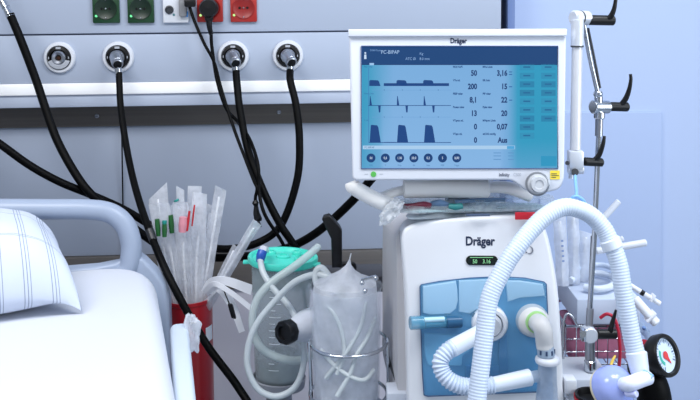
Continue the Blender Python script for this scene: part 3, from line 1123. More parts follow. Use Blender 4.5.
# bag of tubing inside
t = thing('plastic_bag', 'white plastic bag with a pointed tip stuffed into the clear beaker', 'bag', o + UP * .012)
bg = MB()
vs, fs = [], []
seg, M = 36, 26
for i in range(M + 1):
    tt = i / M
    z = tt * (hK + .055)
    for k in range(seg):
        an = 2 * PI * k / seg
        d = V((math.cos(an), math.sin(an), tt * 4))
        fold = .07 * noise.noise(V((math.cos(an) * 2.2, math.sin(an) * 2.2, tt * 3.5 + 5))) + .05 * abs(noise.noise(V((math.cos(an) * 5, math.sin(an) * 5, tt * 5 + 9))))
        rr = rK * (.87 + fold)
        hh = hK / (hK + .055)
        if tt > hh - .02:
            q_ = (tt - hh + .02) / (1.02 - hh)
            rr = rK * (.87 + fold) * max(.02, (1 - q_) ** 2.6)
        if tt < .03:
            rr *= .8
        off = V((.012, 0, 0)) * max(0, (tt - hh) / (1 - hh)) if tt > hh else V()
        vs.append(o + UP * (.012 + z) + V((math.cos(an) * rr, math.sin(an) * rr, 0)) + off)
for i in range(M):
    for k in range(seg):
        fs.append([i * seg + k, i * seg + (k + 1) % seg, (i + 1) * seg + (k + 1) % seg, (i + 1) * seg + k])
fs.append([M * seg + k for k in range(seg)])
fs.append(list(range(seg))[::-1])
bg.add(vs, fs)
bg.build('bag_film', film('bag_film', '#f8faff', op=.72, var=.28, scale=20, bump=.9, bscale=30), t)
# coiled tubes in the bag
def infront(lst, k=.935):
    out = []
    for x, y in lst:
        dx = (x - 347) * pxm(dK)
        out.append(P(x, y, dK - math.sqrt(max(1e-6, (k * rK) ** 2 - dx * dx))))
    return out


for lst, lab in (
        ([(326, 378), (338, 363), (351, 345), (361, 325), (366, 302)], 'pale tube rising in a long slant through the beaker'),
        ([(321, 350), (333, 364), (349, 376), (364, 380), (374, 370)], 'pale tube sagging across the lower part of the beaker'),
        ([(337, 396), (350, 374), (357, 354), (367, 338), (375, 318)], 'pale tube bending up along the beaker wall nearest the ventilator'),
        ([(324, 303), (334, 314), (342, 334), (344, 355), (337, 374)], 'pale tube bowed down along the beaker wall nearest the canister')):
    tag(MB().tube(infront(lst), .0046, 10).build('coiled_tube', SIL), lab, 'tube', 'tubes inside the clear beaker')
tag(MB().tube(pts([(345, 300, 1.745), (331, 279, 1.75), (322, 268, 1.755), (316, 272, 1.755), (317, 285, 1.75), (330, 300, 1.745), (345, 330, 1.74)]), .0068, 12).build('coiled_tube', SIL), 'pale tube loop standing out above the beaker rim', 'tube', 'tubes inside the clear beaker')

# chrome holder
t = thing('wire_holder', 'chrome wire ring holder around the clear beaker', 'holder', V((kc.x, kc.y, P(347, 415, dK).z)))
for py in (341, 393):
    c = P(348.5, py, dK)
    ring = [V((c.x + math.cos(2 * PI * k / 48) * rK * 1.07, c.y + math.sin(2 * PI * k / 48) * rK * 1.07, c.z)) for k in range(49)]
    MB().sweep(ring, [.0035] * 49, 10, False).build('ring', CHROME, t)
c0 = P(348.5, 341, dK)
c1 = V((c0.x, c0.y, P(348.5, 410, dK).z))
for an in (-8, 188):
    d = V((math.cos(R(an)), math.sin(R(an)), 0)) * rK * 1.09
    MB().box((c0 + c1) / 2 + d + UP * .003, .006, .012, c0.z - c1.z + .012, bev=.002).build('upright', CHROME, t)
MB().tube([c1 + V((math.cos(R(a)), math.sin(R(a)), 0)) * rK * 1.05 for a in (188, 230, 270, 310, 352)], .0035, 10).build('bottom_wire', CHROME, t)
plate = MB().lathe(V((kc.x, kc.y, zb_ - .012)), UP, [(0, 0), (rK * 1.18, 0), (rK * 1.18, .009), (0, .009)], 36)
plate.cyl(V((kc.x, kc.y, 0.0)), V((kc.x, kc.y, zb_ - .01)), .014)
plate.lathe(V((kc.x, kc.y, 0)), UP, [(0, 0), (.12, 0), (.12, .012), (.03, .03), (0, .03)], 30)
plate.build('base', STEEL, t)

# ------------------------------------------------------------------ ventilator
dV = 1.60
TR = thing('ventilator_trolley', 'white wheeled trolley under the ventilator', 'trolley', V((P(480, 400, 1.72).x, P(480, 400, 1.72).y, 0)))
VT = thing('ventilator', 'white ventilator with a blue see-through front cover', 'ventilator', P(480, 424, 1.72))
front = [(407.5, 424), (406.8, 386), (405.5, 320), (404, 285), (401.5, 250), (401, 238), (403, 230), (409, 225), (425, 220.5), (460, 217), (500, 215), (525, 216), (538, 220.5), (546, 231), (552, 255), (557, 285), (560, 320), (563, 380), (564, 424)]
bodyw = mat('ventilator_shell', '#dbdde3', rough=.32, var=.012)
VN = (P(480, 300, dV) - P(480, 300, dV + .1)).normalized()


def loft(mb, rings, mi=0, cap0=True, cap1=True):
    n = len(rings[0])
    vs = [p for r in rings for p in r]
    fs = []
    for i in range(len(rings) - 1):
        for k in range(n):
            fs.append([i * n + k, i * n + (k + 1) % n, (i + 1) * n + (k + 1) % n, (i + 1) * n + k])
    if cap0:
        fs.append(list(range(n))[::-1])
    if cap1:
        fs.append([(len(rings) - 1) * n + k for k in range(n)])
    return mb.add(vs, fs, mi)


cxp, cyp = 482, 330


def ring_px(poly, d, inset=0.0, dx=0):
    out = []
    for x, y in poly:
        vx, vy = cxp - x, cyp - y
        l = math.hypot(vx, vy)
        out.append(P(x + vx / l * inset + dx, y + vy / l * inset, d))
    return out


def smooth_px(poly, n=4):
    q, _ = catmull([V((x, y, 0)) for x, y in poly], 1, n)
    return [(p.x, p.y) for p in q]


fpoly = smooth_px(front, 4)
rg = []
for (ins_, dd) in ((5.0, 0), (2.6, .001), (1.0, .004), (.2, .009), (0, .016)):
    rg.append(ring_px(fpoly, dV + dd, ins_))
sh = MB()
# the shell runs back with its true size (no convergence towards the lens)
off = FH * .045
rg.append([p + off for p in rg[-1]])
loft(sh, rg)
sh.build('front_shell', bodyw, VT)
# rear body, tapering a little
rear0 = [(399, 424), (398, 386), (397.5, 320), (397, 285), (396.5, 250), (396, 242), (398, 234), (404, 229), (425, 221.5), (460, 218), (500, 216), (525, 217), (537, 221), (545, 232), (551, 256), (555, 286), (558, 320), (560, 380), (561, 424)]
rear1 = [(383, 355), (383.5, 330), (383.5, 290), (383.5, 262), (384, 240), (384, 228), (385, 222), (390, 218), (410, 213), (450, 209), (490, 207), (510, 208), (520, 212), (527, 221), (531, 240), (534, 262), (536, 290), (538, 330), (538, 355)]
r0_ = [P(x, y, 1.645) for x, y in smooth_px(rear0)]
r1_ = [P(x, y, 1.87) for x, y in smooth_px(rear1)]
r1b = [p + FH * .06 for p in r1_]
loft(MB(), [r0_, r1_, r1b]).build('rear_body', mat('ventilator_rear', '#bcbbbf', rough=.45, var=.03), VT)

# cover ---------------------------------------------------------------
coverp = [(424, 395), (422.3, 370), (420.6, 320), (420, 286.5), (421, 284.8), (440, 281.3), (470, 278), (500, 276.7), (525, 278), (544, 282), (546.3, 284), (547.5, 310), (548.5, 350), (549, 388), (547, 391.5), (500, 393.5), (428, 396.3)]
m_cov_in = mat('cover_recess', '#4587b8', rough=.5, var=.06, scale=10)
fn = dV - .001
b = MB().prism([P(x, y, fn) for x, y in coverp], FH * .004, 0)
b.build('recess_panel', m_cov_in, VT)
ed = MB()
cp = [P(x, y, fn - .002) for x, y in coverp]
ed.sweep(cp + [cp[0]], [.0011] * (len(cp) + 1), 8, False)
ed.build('cover_seam', mat('seam_blue', '#2b4d78', rough=.4), VT)
# inner parts behind the tinted cover
inn = MB()
top = [(423, 287), (440, 284), (456, 281.5), (457.5, 290), (458, 301), (456, 309), (450, 314), (430, 315), (423, 313)]
inn.prism([P(x, y, fn - .006) for x, y in top], FH * .006, .002)
top2 = [(459, 281), (500, 279), (500, 300), (488, 303), (478, 309), (470, 314), (459, 312)]
inn.prism([P(x, y, fn - .005) for x, y in top2], FH * .005, .002)
top3 = [(520, 281), (543, 284.5), (545, 296), (520, 298), (508, 302), (506, 281)]
inn.prism([P(x, y, fn - .005) for x, y in top3], FH * .005, .002)
inn.build('pale_housing', mat('pale_blue_housing', '#b3d0e4', rough=.35, var=.03), VT)
inn = MB()
lo_ = roundpoly([V((424, 334, 0)), V((470, 336, 0)), V((470, 352, 0)), V((462, 356, 0)), V((462, 366, 0)), V((428, 366, 0)), V((425, 354, 0))], 3, 3)
inn.prism([P(p.x, p.y, fn - .006) for p in lo_], FH * .006, .002)
for px in (428, 445):
    inn.lathe(P(px, 344, fn - .006), -FH, [(.0045, 0), (.0045, .001), (.0025, .0018), (0, .001)], 14)
inn.build('valve_block', mat('valve_blue', '#6aaad2', rough=.35, var=.04), VT)
drk = MB()
drk.prism([P(x, y, fn - .004) for x, y in ((499, 333), (507, 330), (508.5, 384), (499, 384))], FH * .004, .001)
drk.prism([P(x, y, fn - .004) for x, y in ((466, 366), (499, 366), (499, 384), (466, 386))], FH * .004, .001)
drk.build('dark_channel', mat('deep_blue', '#2f6ea4', rough=.4), VT)
# clear nozzle sticking out beside the cover
nz = MB().cyl(P(410, 323, 1.575), P(424, 322.5, 1.58), .0125, seg=20, bev=.001)
nz.cyl(P(424, 322.5, 1.58), P(446, 321.5, 1.592), .011, seg=20)
nz.build('clear_nozzle', mat('smoky_clear', '#4f93b3', rough=.12, alpha=.6, var=.05), VT)
MB().cyl(P(424, 320, 1.572), P(444, 319, 1.582), .0045).build('nozzle_insert', mat('nozzle_white', '#a9cbdc', rough=.3), VT)
MB().cyl(P(446, 321.5, 1.59), P(461, 321, 1.594), .012).build('nozzle_socket', mat('nozzle_dark', '#1d4f74', rough=.35), VT)
# tinted cover, a thin raised shell
cov = MB()
cr = []
cxp, cyp = 484, 338
for (i_, d_) in ((0, 0), (.6, -.008), (2, -.0105), (6, -.012)):
    cr.append(ring_px(coverp, fn + d_, i_))
loft(cov, cr, cap0=False, cap1=True)
covm = mat('tinted_cover', '#7ab2d8', rough=.07, alpha=.3, var=.1, scale=8)
cov.build('tinted_cover', covm, VT)

# lettering and small display
def vmap(px0, py0, d=None):
    d = (dV if d is None else d) - .0006
    return lambda x, y: P(px0 + x, py0 - y, d)


MB().text('Dräger', vmap(480, 245.2), 12.4, 0, 'CENTER', .03, .82).build('lettering', INK, VT)
pl = [(466 + 4.5 * (1 - math.cos(R(a))) , 260.7 + 4.6 * math.sin(R(a))) for a in range(90, -91, -18)]
oval = []
for k in range(24):
    a = 2 * PI * k / 24
    sx = 11.2 if math.cos(a) > 0 else -11.2
    oval.append((482 + sx + 4.8 * math.cos(a), 260.6 + 4.8 * math.sin(a)))
dsp = MB().prism([P(x, y, dV - .002) for x, y in oval], FH * .003, .0006)
dn = dsp.build('status_display', mat('display_black', '#0c1712', rough=.2), VT)
dg = emit('green_digits', '#9df0b0', .9)
MB().text('50', vmap(472.5, 263.3, dV - .002), 5.6, 0, 'LEFT', .01, .85).text('3.16', vmap(482.5, 263.3, dV - .002), 5.6, 0, 'LEFT', .01, .85)\
    .add([P(x, y, dV - .0026) for x, y in ((470, 257.2), (493, 257.2), (493, 257.8), (470, 257.8))], [[0, 1, 2, 3]], 0).build('digits', dg, dn)
sw = MB().tube([P(529.5 + 3.2 * math.cos(R(a)), 250 + 3.6 * math.sin(R(a)), dV - .0005) for a in range(-80, 130, 20)], [.0004 + .0009 * math.sin(PI * k / 10) for k in range(11)], 8, n=2)
sw.cyl(P(526.5, 252.5, dV), P(526.5, 252.5, dV - .001), .0016)
sw.build('emblem', GREYINK, VT)

# ports ----------------------------------------------------------------
o = P(489, 322, dV)
MB().lathe(o, -FH, [(.034, -.003), (.034, .012), (.030, .017), (.024, .017), (.022, .010), (0, .010)], 36).build('outlet_ring', WHITE, VT)
MB().lathe(o, -FH, [(.022, .009), (.021, .02), (.017, .028), (0, .028)], 28).build('outlet_core', LGREY, VT)
o2 = P(532, 320, dV)
MB().lathe(o2, -FH, [(.031, -.003), (.031, .004), (.027, .018), (.019, .028), (.010, .032), (0, .032)], 36).build('inlet_dome', WARMW, VT)
MB().lathe(P(536.3, 322, dV - .031), (V((.15, 0, 0)) - FH * .9).normalized(), [(.0175, -.003), (.0205, -.002), (.0205, .003), (.0175, .004)], 32).build('green_ring', mat('lime_ring', '#a5d68a', rough=.4), VT)
for px, py in ((474, 316), (474, 330)):
    MB().box(P(px, py, dV - .006), .006, .008, .012, bev=.002).build('port_latch', DGREY, VT)

# elbow and water trap on the inlet
t = thing('water_trap', 'clear water trap on a white elbow below the green ringed port', 'water trap', P(549, 405, 1.56))
MB().tube(pts([(536.3, 322, 1.572), (540.5, 325, 1.545), (543.5, 332, 1.541), (544.5, 342, 1.545), (545, 348, 1.545)]), [.0172, .0172, .0168, .0160, .0155], 20).build('elbow', WARMW, t)
b = MB().cyl(P(545, 345.5, 1.545), P(546.3, 356, 1.545), .0152, .0158, seg=24, bev=.001)
sl = b.build('slotted_collar', mat('collar_grey', '#9fb0c4', rough=.35), t)
s2 = MB()
for an in (-60, -100, -140, -20):
    d = V((math.cos(R(an)), math.sin(R(an)), 0)) * .0152
    s2.box(P(545.7, 350.5, 1.545) + d, .0035, .0035, .008, (V((-math.sin(R(an)), math.cos(R(an)), 0)), V((math.cos(R(an)), math.sin(R(an)), 0)), UP), bev=.0006)
s2.build('slot', mat('slot_navy', '#33476a', rough=.5), sl)
c = P(547.5, 356, 1.545)
MB().lathe(c, -UP, [(0, 0), (.0165, 0), (.0215, .004), (.0225, .008), (.0215, .0115), (.017, .0135), (0, .0135)], 30).build('flange', WHITE, t)
c2 = c - UP * .0135
MB().lathe(c2, -UP, [(.0165, 0), (.0175, .03), (.0195, .06), (.021, .078), (.020, .079), (.018, .06), (.016, .03), (.0145, 0)], 28, closed=True).build('clear_cup', film('trap_plastic', '#dfe9f4', op=.55, var=.12, bump=.1), t)
MB().lathe(c2, -UP, [(0, .001), (.0095, .001), (.0085, .035), (.011, .045), (.0115, .07), (0, .07)], 20).build('inner_valve', mat('valve_core_blue', '#4f86b8', rough=.4), t)

# expiratory hose
HOSE = mat('hose_white', '#c3d0e4', rough=.4, var=.02)
HOSE2 = mat('hose_milky', '#d2dbe9', rough=.35, var=.02)
t = thing('breathing_hose', 'short corrugated hose curling in front of the blue cover', 'hose', P(480, 396, 1.53))
MB().cyl(P(484, 331, 1.565), P(451, 349, 1.545), .0150, .0158, seg=24, bev=.002).build('smooth_cuff', HOSE2, t)
MB().corrugated(pts([(453, 347.5, 1.546), (446, 352.5, 1.54), (440.5, 361, 1.535), (442, 371, 1.53), (449, 380, 1.525), (460, 385.5, 1.525), (475, 387, 1.53), (494, 385, 1.535)]), .0160, .0062, .17, 20).build('corrugated_hose', HOSE, t)
MB().cyl(P(492, 385, 1.535), P(531, 377, 1.545), .0135, .0150, seg=24, bev=.002).build('smooth_cuff', HOSE2, t)
MB().cyl(P(529, 377.5, 1.545), P(541, 375.5, 1.55), .0105, seg=20).build('clear_connector', film('conn_clear', '#dbe6f2', op=.6, var=.1, bump=.05), t)

# big hose
t = thing('breathing_hose', 'long white corrugated hose arching over the ventilator front', 'hose', P(476, 430, 1.4))
pathL = [(471, 440, 1.40), (476.5, 402, 1.41), (481, 365, 1.42), (485, 331, 1.43), (490, 297, 1.44), (505, 266, 1.45), (515.5, 250, 1.455), (530, 231.5, 1.465), (546.5, 215.5, 1.475), (566, 207, 1.485), (588, 213.5, 1.49), (603, 228, 1.49), (611, 243, 1.485)]
MB().corrugated(pts(pathL), .0158, .0052, .05, 22).build('corrugated_hose', HOSE, t)
MB().cyl(P(609, 239, 1.486), P(613.5, 249, 1.484), .0182, seg=28, bev=.002).build('joint_cuff', HOSE2, t)
MB().corrugated(pts([(613, 247, 1.484), (619, 265, 1.48), (623, 290, 1.475), (628, 317, 1.47), (633, 342, 1.465), (637, 357, 1.46)]), .0158, .0052, .05, 22).build('corrugated_hose', HOSE, t)
MB().cyl(P(636, 352, 1.461), P(641, 378, 1.45), .0182, .0150, seg=28, bev=.002).build('end_cuff', HOSE2, t)

# ------------------------------------------------------------------ packs on the ventilator
t = thing('catheter_set_pack', 'clear sterile pack with red and teal parts on the ventilator top', 'sterile pack', P(470, 214, 1.64), 'sterile packs on the ventilator')
tp = [(391, 204), (404, 197), (440, 193.5), (500, 193), (548, 196), (553, 205), (540, 210), (470, 212.5), (408, 213.5), (398, 211)]
pkm = film('sterile_film', '#dfe8ee', op=.3, var=.22, scale=40, bump=.8, bscale=45)


def flatpack(poly, dn_, df, th, seed=0):
    """poly in px; lower y = further back: depth from dn_ (front) to df (rear)"""
    ys = [y for _, y in poly]
    y0, y1 = min(ys), max(ys)
    bm = [P(x, y, df + (dn_ - df) * (y - y0) / (y1 - y0)) for x, y in smooth_px(poly + [poly[0]], 4)[:-1]]
    c = sum(bm, V()) / len(bm)
    rings = []
    for s, h in ((1, 0), (1.0, th * .4), (.9, th * .8), (.7, th), (.4, th * 1.05)):
        rings.append([c + (p - c) * s + UP * (h + (0 if s == 1 else .004 * noise.noise(p * 18 + V((seed, s * 5, 0))))) for p in bm])
    return loft(MB(), rings)


flatpack(tp, 1.595, 1.72, .012, 1).build('film', pkm, t)
tray = [(408, 211), (412, 207), (440, 204), (510, 203.5), (540, 205), (538, 209), (470, 211), (420, 212.5)]
flatpack(tray, 1.60, 1.69, .004, 2).build('tray', mat('pale_teal_tray', '#a9c4cb', rough=.4, var=.1, scale=40), t)
rp_ = MB()
rp_.tube(pts([(399, 205, 1.63), (410, 206.5, 1.615), (424, 205, 1.61), (431, 206, 1.61)]), [.004, .006, .007, .005], 10)
rp_.build('red_piece', mat('maroon_piece', '#6e2038', rough=.4), t)
bp_ = MB().tube(pts([(431, 204, 1.615), (440, 203, 1.61), (449, 205, 1.61)]), [.005, .007, .004], 10).tube(pts([(455, 202, 1.63), (480, 200, 1.64), (505, 200, 1.64)]), .004, 10)
bp_.build('blue_piece', mat('steel_blue_piece', '#5f7fa3', rough=.4), t)
MB().tube(pts([(449, 206.5, 1.605), (455, 207, 1.602), (462, 206, 1.605)]), [.006, .0065, .006], 10).build('teal_piece', mat('teal_piece', '#2b7f80', rough=.4), t)
crumple(P(391, 212, 1.60), .026, .012, .013, 5.7, ((RH * .72 + UP * .69).normalized(), FH, (UP * .72 - RH * .69).normalized()), amp=.55, fr=2.6)\
    .build('crinkled_end', film('crinkle_film', '#f4f7fb', op=.62, var=.3, scale=50, bump=1.0, bscale=60), t)
t = thing('catheter_set_pack', 'lower flat sterile pack with a red corner label on the ventilator', 'sterile pack', P(470, 217, 1.62), 'sterile packs on the ventilator')
lp_ = [(406, 216.5), (412, 212.5), (440, 210.5), (520, 209.5), (548, 210.5), (546, 215), (520, 216), (470, 217), (415, 219.5)]
flatpack(lp_, 1.592, 1.68, .006, 5).build('film', film('sterile_film_grey', '#c4ced6', op=.6, var=.25, scale=40, bump=.6), t)
MB().box(P(525, 215.8, 1.588), 20 * pxm(1.58), .004, 7.5 * pxm(1.58), (RH, FH, UP), bev=.0008).build('red_label', mat('red_label', '#cf2233', rough=.45), t)
MB().box(P(478, 215, 1.589), 24 * pxm(1.58), .003, 2.4 * pxm(1.58), (RH, FH, UP), bev=.0005).build('dark_print', mat('dark_print', '#4b5a74', rough=.5), t)

# ------------------------------------------------------------------ monitor
tiltm = R(7)
mo = P(458, 105, 1.575)
mN = (-FH * math.cos(tiltm) + UP * math.sin(tiltm)).normalized()


def M_(px, py, off=0.0):
    return onplane(px, py, mo + mN * off, mN)


MN = thing('ventilator_monitor', 'white framed monitor with blue ventilation curves above the ventilator', 'monitor', P(465, 200, 1.62))
outer = [V((349, 30, 0)), V((566.5, 29.5, 0)), V((564.5, 178, 0)), V((561, 189, 0)), V((546, 193, 0)), V((531, 193.5, 0)), V((520, 186, 0)), V((512, 180, 0)), V((352.5, 180.5, 0))]
op = roundpoly(outer, [4, 4, 3, 9, 7, 7, 9, 9, 5], 5)
m_bez = mat('monitor_bezel', '#d0d4de', rough=.35, var=.012)
bz = MB().prism([M_(p.x, p.y) for p in op], -mN * .032, .004, seg=4)
# raised rim along the top edge
tr = roundpoly([V((348.2, 29.2, 0)), V((567.2, 28.7, 0)), V((567, 36, 0)), V((348.5, 36.5, 0))], 1.2, 3)
bz.prism([M_(p.x, p.y, .006) for p in tr], -mN * .03, .002)
bz.build('bezel', m_bez, MN)
bk = roundpoly([V((360, 40, 0)), V((556, 40, 0)), V((553, 172, 0)), V((362, 172, 0))], 8, 4)
MB().prism([M_(p.x, p.y) - mN * .03 for p in bk], -mN * .03, .0).build('rear_cover', LGREY, MN)

# screen contents, one mesh
SCN = MB()
SM = []


def sm(col, k=1.0):
    nm = 'screen_' + col.strip('#') + ('' if k == 1 else '_%d' % int(k * 100))
    m = emit(nm, col, k)
    if m not in SM:
        SM.append(m)
    return SM.index(m)


def rect(x0, y0, x1, y1, col, lay=1):
    SCN.add([M_(x, y, .0004 + lay * .00018) for x, y in ((x0, y0), (x1, y0), (x1, y1), (x0, y1))], [[0, 1, 2, 3]], sm(col), False)


def poly(pl, col, lay=3):
    SCN.add([M_(x, y, .0004 + lay * .00018) for x, y in pl], [list(range(len(pl)))], sm(col), False)


def stext(s, x, y, h, col, align='LEFT', bold=.0, xs=1.0, lay=4):
    SCN.text(s, lambda a, b_: M_(x + a, y - b_, .0004 + lay * .00018), h / .70, sm(col), align, bold, xs)


NAVY, DK, LB = '#164076', '#173a78', '#76abdd'
# background: light blue field, teal areas at the rim and the button columns
def bgm():
    m = bpy.data.materials.new('screen_field')
    m.use_nodes = True
    nt = m.node_tree
    b = nt.nodes['Principled BSDF']
    b.inputs['Base Color'].default_value = (.004, .008, .012, 1)
    b.inputs['Roughness'].default_value = .35
    b.inputs['Specular IOR Level'].default_value = .25
    at = nt.nodes.new('ShaderNodeVertexColor')
    at.layer_name = 'pix'
    nt.links.new(at.outputs[0], b.inputs['Emission Color'])
    b.inputs['Emission Strength'].default_value = .92 * EK
    return m


SX0, SX1, SY0, SY1 = 361.8, 557.3, 46.8, 168
grid_cols = {}
SFM = bgm()
SM.append(SFM)
gx, gy = 44, 24
vs, fs, gc = [], [], []


def mixc(a, b, t):
    return tuple(x * (1 - t) + y * t for x, y in zip(a, b))


for j in range(gy + 1):
    for i in range(gx + 1):
        x = SX0 + (SX1 - SX0) * i / gx
        y = 64 + (SY1 - 64) * j / gy
        c = lin('#7db1e2')
        teal = lin('#3a9fc6')
        teal2 = lin('#2f9dc4')
        tl = max(0, 1 - (x - SX0) / 32) * (1 - .35 * max(0, (y - 110) / 55))
        c = mixc(c, teal, min(1, tl * 1.15))
        tr_ = min(1, max(0, (x - 506) / 12))
        c = mixc(c, teal2, tr_ * (1 - .35 * max(0, (y - 140) / 28)))
        if 380 < x < 500:
            c = mixc(c, lin('#8cbbea'), max(0, (y - 70) / 100) * .8)
        vs.append(M_(x, y, .0004))
        gc.append(c)
for j in range(gy):
    for i in range(gx):
        a = j * (gx + 1) + i
        fs.append([a, a + 1, a + gx + 2, a + gx + 1])
SCN.add(vs, fs, 0, False)
nfield = len(vs)
rect(SX0, SY0, SX1, 64.5, NAVY, 1)
rect(SX0, 64.3, SX1, 65.0, '#0f3268', 2)
# header writing and figure symbol
poly([(364.3, 54.5), (366.3, 54.5), (366.5, 59), (364.1, 59)], '#c8dcf4')
poly([(365.3 + 1.0 * math.cos(k), 53 + 1.0 * math.sin(k)) for k in [i * .785 for i in range(8)]], '#c8dcf4')
stext('PC-BIPAP', 381, 53.8, 3.6, '#a9c8ee', xs=.88)
stext('SMARTcare', 370, 51.2, 1.8, '#7fa6d8', xs=.9)
stext('ATC Ø', 405.5, 60, 2.6, '#8fb2e0', xs=.9)
stext('Kg', 419.5, 54.8, 2.4, '#8fb2e0')
stext('8.0 mm', 419.5, 60, 2.6, '#8fb2e0', xs=.9)
rect(369.5, 63, 374, 65.2, '#9cc3ea', 3)
# curves
DW = '#17407f'
rect(383.8, 83.2, 449, 86, DW, 3)
for x in (369.3, 396.5, 423.2):
    poly([(x, 86), (x, 81), (x + 1.2, 80), (x + 8.3, 80.3), (x + 9.6, 81.2), (x + 11.2, 86)], DW)
rect(368.4, 68, 368.9, 143, '#3d76b4', 2)
rect(368.4, 105.2, 451, 105.8, DW, 3)
for x in (369.5, 396.8, 423.5):
    poly([(x, 105.4), (x + .4, 95.8), (x + .9, 96), (x + 2.5, 105.4)], DW)
    poly([(x + 8.6, 105.4), (x + 11.2, 105.4), (x + 10.8, 112.3), (x + 9.4, 112.5)], DW)
rect(369, 142.2, 451, 142.8, DW, 3)
for x in (369.6, 397.0, 424.0):
    poly([(x, 142.5), (x + 1.2, 125.6), (x + 2, 124.8), (x + 7.6, 125.4), (x + 8.7, 127.2), (x + 11.2, 142.5)], DW)
rect(384, 142.0, 396, 142.6, DW, 4)
for y in (90, 117):
    rect(372, y, 451, y + .3, '#6a9cd0', 2)
    for k in range(4):
        rect(384 + 18 * k, y - .7, 384.5 + 18 * k, y + .7, '#41709f', 2)
for y, s in ((67.5, 'Paw mbar'), (94.3, 'Flow L/min'), (121, 'V mL')):
    stext(s, 364, y, 1.7, '#2e639f', xs=.9)
# values
NUM = '#17356c'
labL = ('FiO2 Vol%', 'VTe mL', 'PEEP mbar', 'Pmean mbar', 'VTspon mL', 'VTspn mL')
labR = ('MVe L/min', 'RR /min', 'PIP mbar', 'Pplat mbar', 'MVspon L/min', 'etCO2 mmHg')
for i, (a, b_) in enumerate((('50', '3,16'), ('200', '15'), ('8,1', '22'), ('13', '20'), ('0', '0,07'), ('0', 'Aus'))):
    y = 75.6 + 13.4 * i
    stext(a, 477, y, 5.3, NUM, 'RIGHT', .038, .80)
    stext(b_, 507.3, y, 5.3, NUM, 'RIGHT', .038, .80)
    stext(labL[i], 453, 67.8 + 13.4 * i, 1.9, '#1c447e', xs=.82, bold=.045)
    stext(labR[i], 482.7, 67.8 + 13.4 * i, 1.9, '#1c447e', xs=.82, bold=.045)
for y in (71.5, 74, 86.3, 99.7):
    rect(509, y, 512.2, y + .9, '#2d62a0', 3)
# lower rows
rect(SX0 + 1, 145.6, 515, 149.2, '#a9cbe9', 2)
stext('PC-BIPAP', 364.5, 148.3, 1.9, '#33608f', xs=.9)
rect(507, 146, 514.5, 149, '#4fa3d6', 3)
for i, s in enumerate(('50', '0,3', '1,30', '20,0', '0,2', '5', '0,00')):
    x = 371 + 14.3 * i
    poly([(x + 4.5 * math.cos(2 * PI * k / 20), 158 + 4.5 * math.sin(2 * PI * k / 20)) for k in range(20)], '#123a72')
    stext(s, x, 159.1, 2.4, '#d5e6fa', 'CENTER', .01, .8)
    stext(('FiO2', 'Ti', 'Pinsp', 'RR', 'Slope', 'PEEP', 'Trigger')[i], x, 166, 1.5, '#3a6aa5', 'CENTER', 0, .8)
for y in (152.5, 155.5, 159):
    rect(493.5, y, 501, y + .8, '#5c90c4', 3)
    rect(508, y, 514, y + .8, '#5c90c4', 3)
# soft keys
for k in range(9):
    y = 67.2 + 8.56 * k
    for cidx, (x0, x1) in enumerate(((519.8, 534.3), (541.2, 555.6))):
        if cidx == 1 and k > 6:
            continue
        rect(x0, y - 3, x1, y + 3, ('#2f8fb6', '#2c8bb2', '#2680a9', '#287fa6')[min(3, k % 4)], 2)
        rect(x0 + 3.5, y - .9, x1 - 4, y + .6, '#216795', 3)
rect(541, 156, 556.5, 166, '#2c93bd', 2)
scn = SCN.build('screen', SM, MN)
sf = SM.index(SFM)
# the field material index was 0 while building; make sure that slot is the field
me = scn.ob.data
ca = me.color_attributes.new('pix', 'FLOAT_COLOR', 'POINT')
# (field verts are the first nfield of the mesh)
for i, c in enumerate(gc):
    ca.data[i].color = c
fr = MB()
fr_pts = [M_(x, y, .0012) for x, y in ((361.3, 46.2), (557.9, 46.2), (557.9, 168.6), (361.3, 168.6))]
fr.sweep(fr_pts + [fr_pts[0]], [.0012] * 5, 8, False)
fr.build('screen_edge', mat('edge_blue', '#3a4f78', rough=.4), MN)

mm = lambda px0, py0, off=.0008: (lambda x, y: M_(px0 + x, py0 - y, off))
MB().text('Dräger', mm(458.5, 43), 7.0, 0, 'CENTER', .03, .82).build('lettering', INK, MN)
MB().text('infinity', mm(499, 176.2), 4.6, 0, 'LEFT', .03, .85).text('C500', mm(513.2, 176.2), 4.6, 1, 'LEFT', 0, .78).build('small_lettering', [GREYINK, mat('pale_ink', '#a3a8b4', rough=.5, var=0)], MN)
kb = M_(536.6, 183.5, 0)
kn = MB().lathe(kb, mN, [(.0205, -.001), (.0205, .006), (.019, .009), (.0150, .010), (.0150, .020), (.0138, .0225), (.0085, .0225), (.0075, .021), (0, .021)], 40)
kn.build('control_knob', mat('knob_white', '#b9bcc2', rough=.35, var=.02), MN)
MB().lathe(kb, mN, [(.0206, .003), (.0222, .005), (.0222, .009), (.0196, .0098), (.0192, .008)], 40, closed=True).build('knob_ring', mat('knob_ring_grey', '#8c9097', rough=.3, metal=.5), MN)
yl = MB().prism([M_(x, y, .001) for x, y in ((550.3, 170.6), (559.8, 170.6), (559.8, 179.4), (550.3, 179.4))], -mN * .001, 0)
yn = yl.build('yellow_label', mat('yellow_label', '#e8cf3f', rough=.5), MN)
b = MB()
for x0, y0, x1, y1 in ((551.3, 173.4, 557, 174.2), (551.3, 175.2, 558.8, 175.9), (551.3, 177, 556, 177.7)):
    b.add([M_(x, y, .0014) for x, y in ((x0, y0), (x1, y0), (x1, y1), (x0, y1))], [[0, 1, 2, 3]])
b.build('label_print', DGREY, yn)
MB().lathe(M_(373.5, 174.2, 0), mN, [(.0052, 0), (.0052, .001), (.004, .0018), (0, .0018)], 24).build('power_lamp', emit('power_green', '#62c95e', .9), MN)
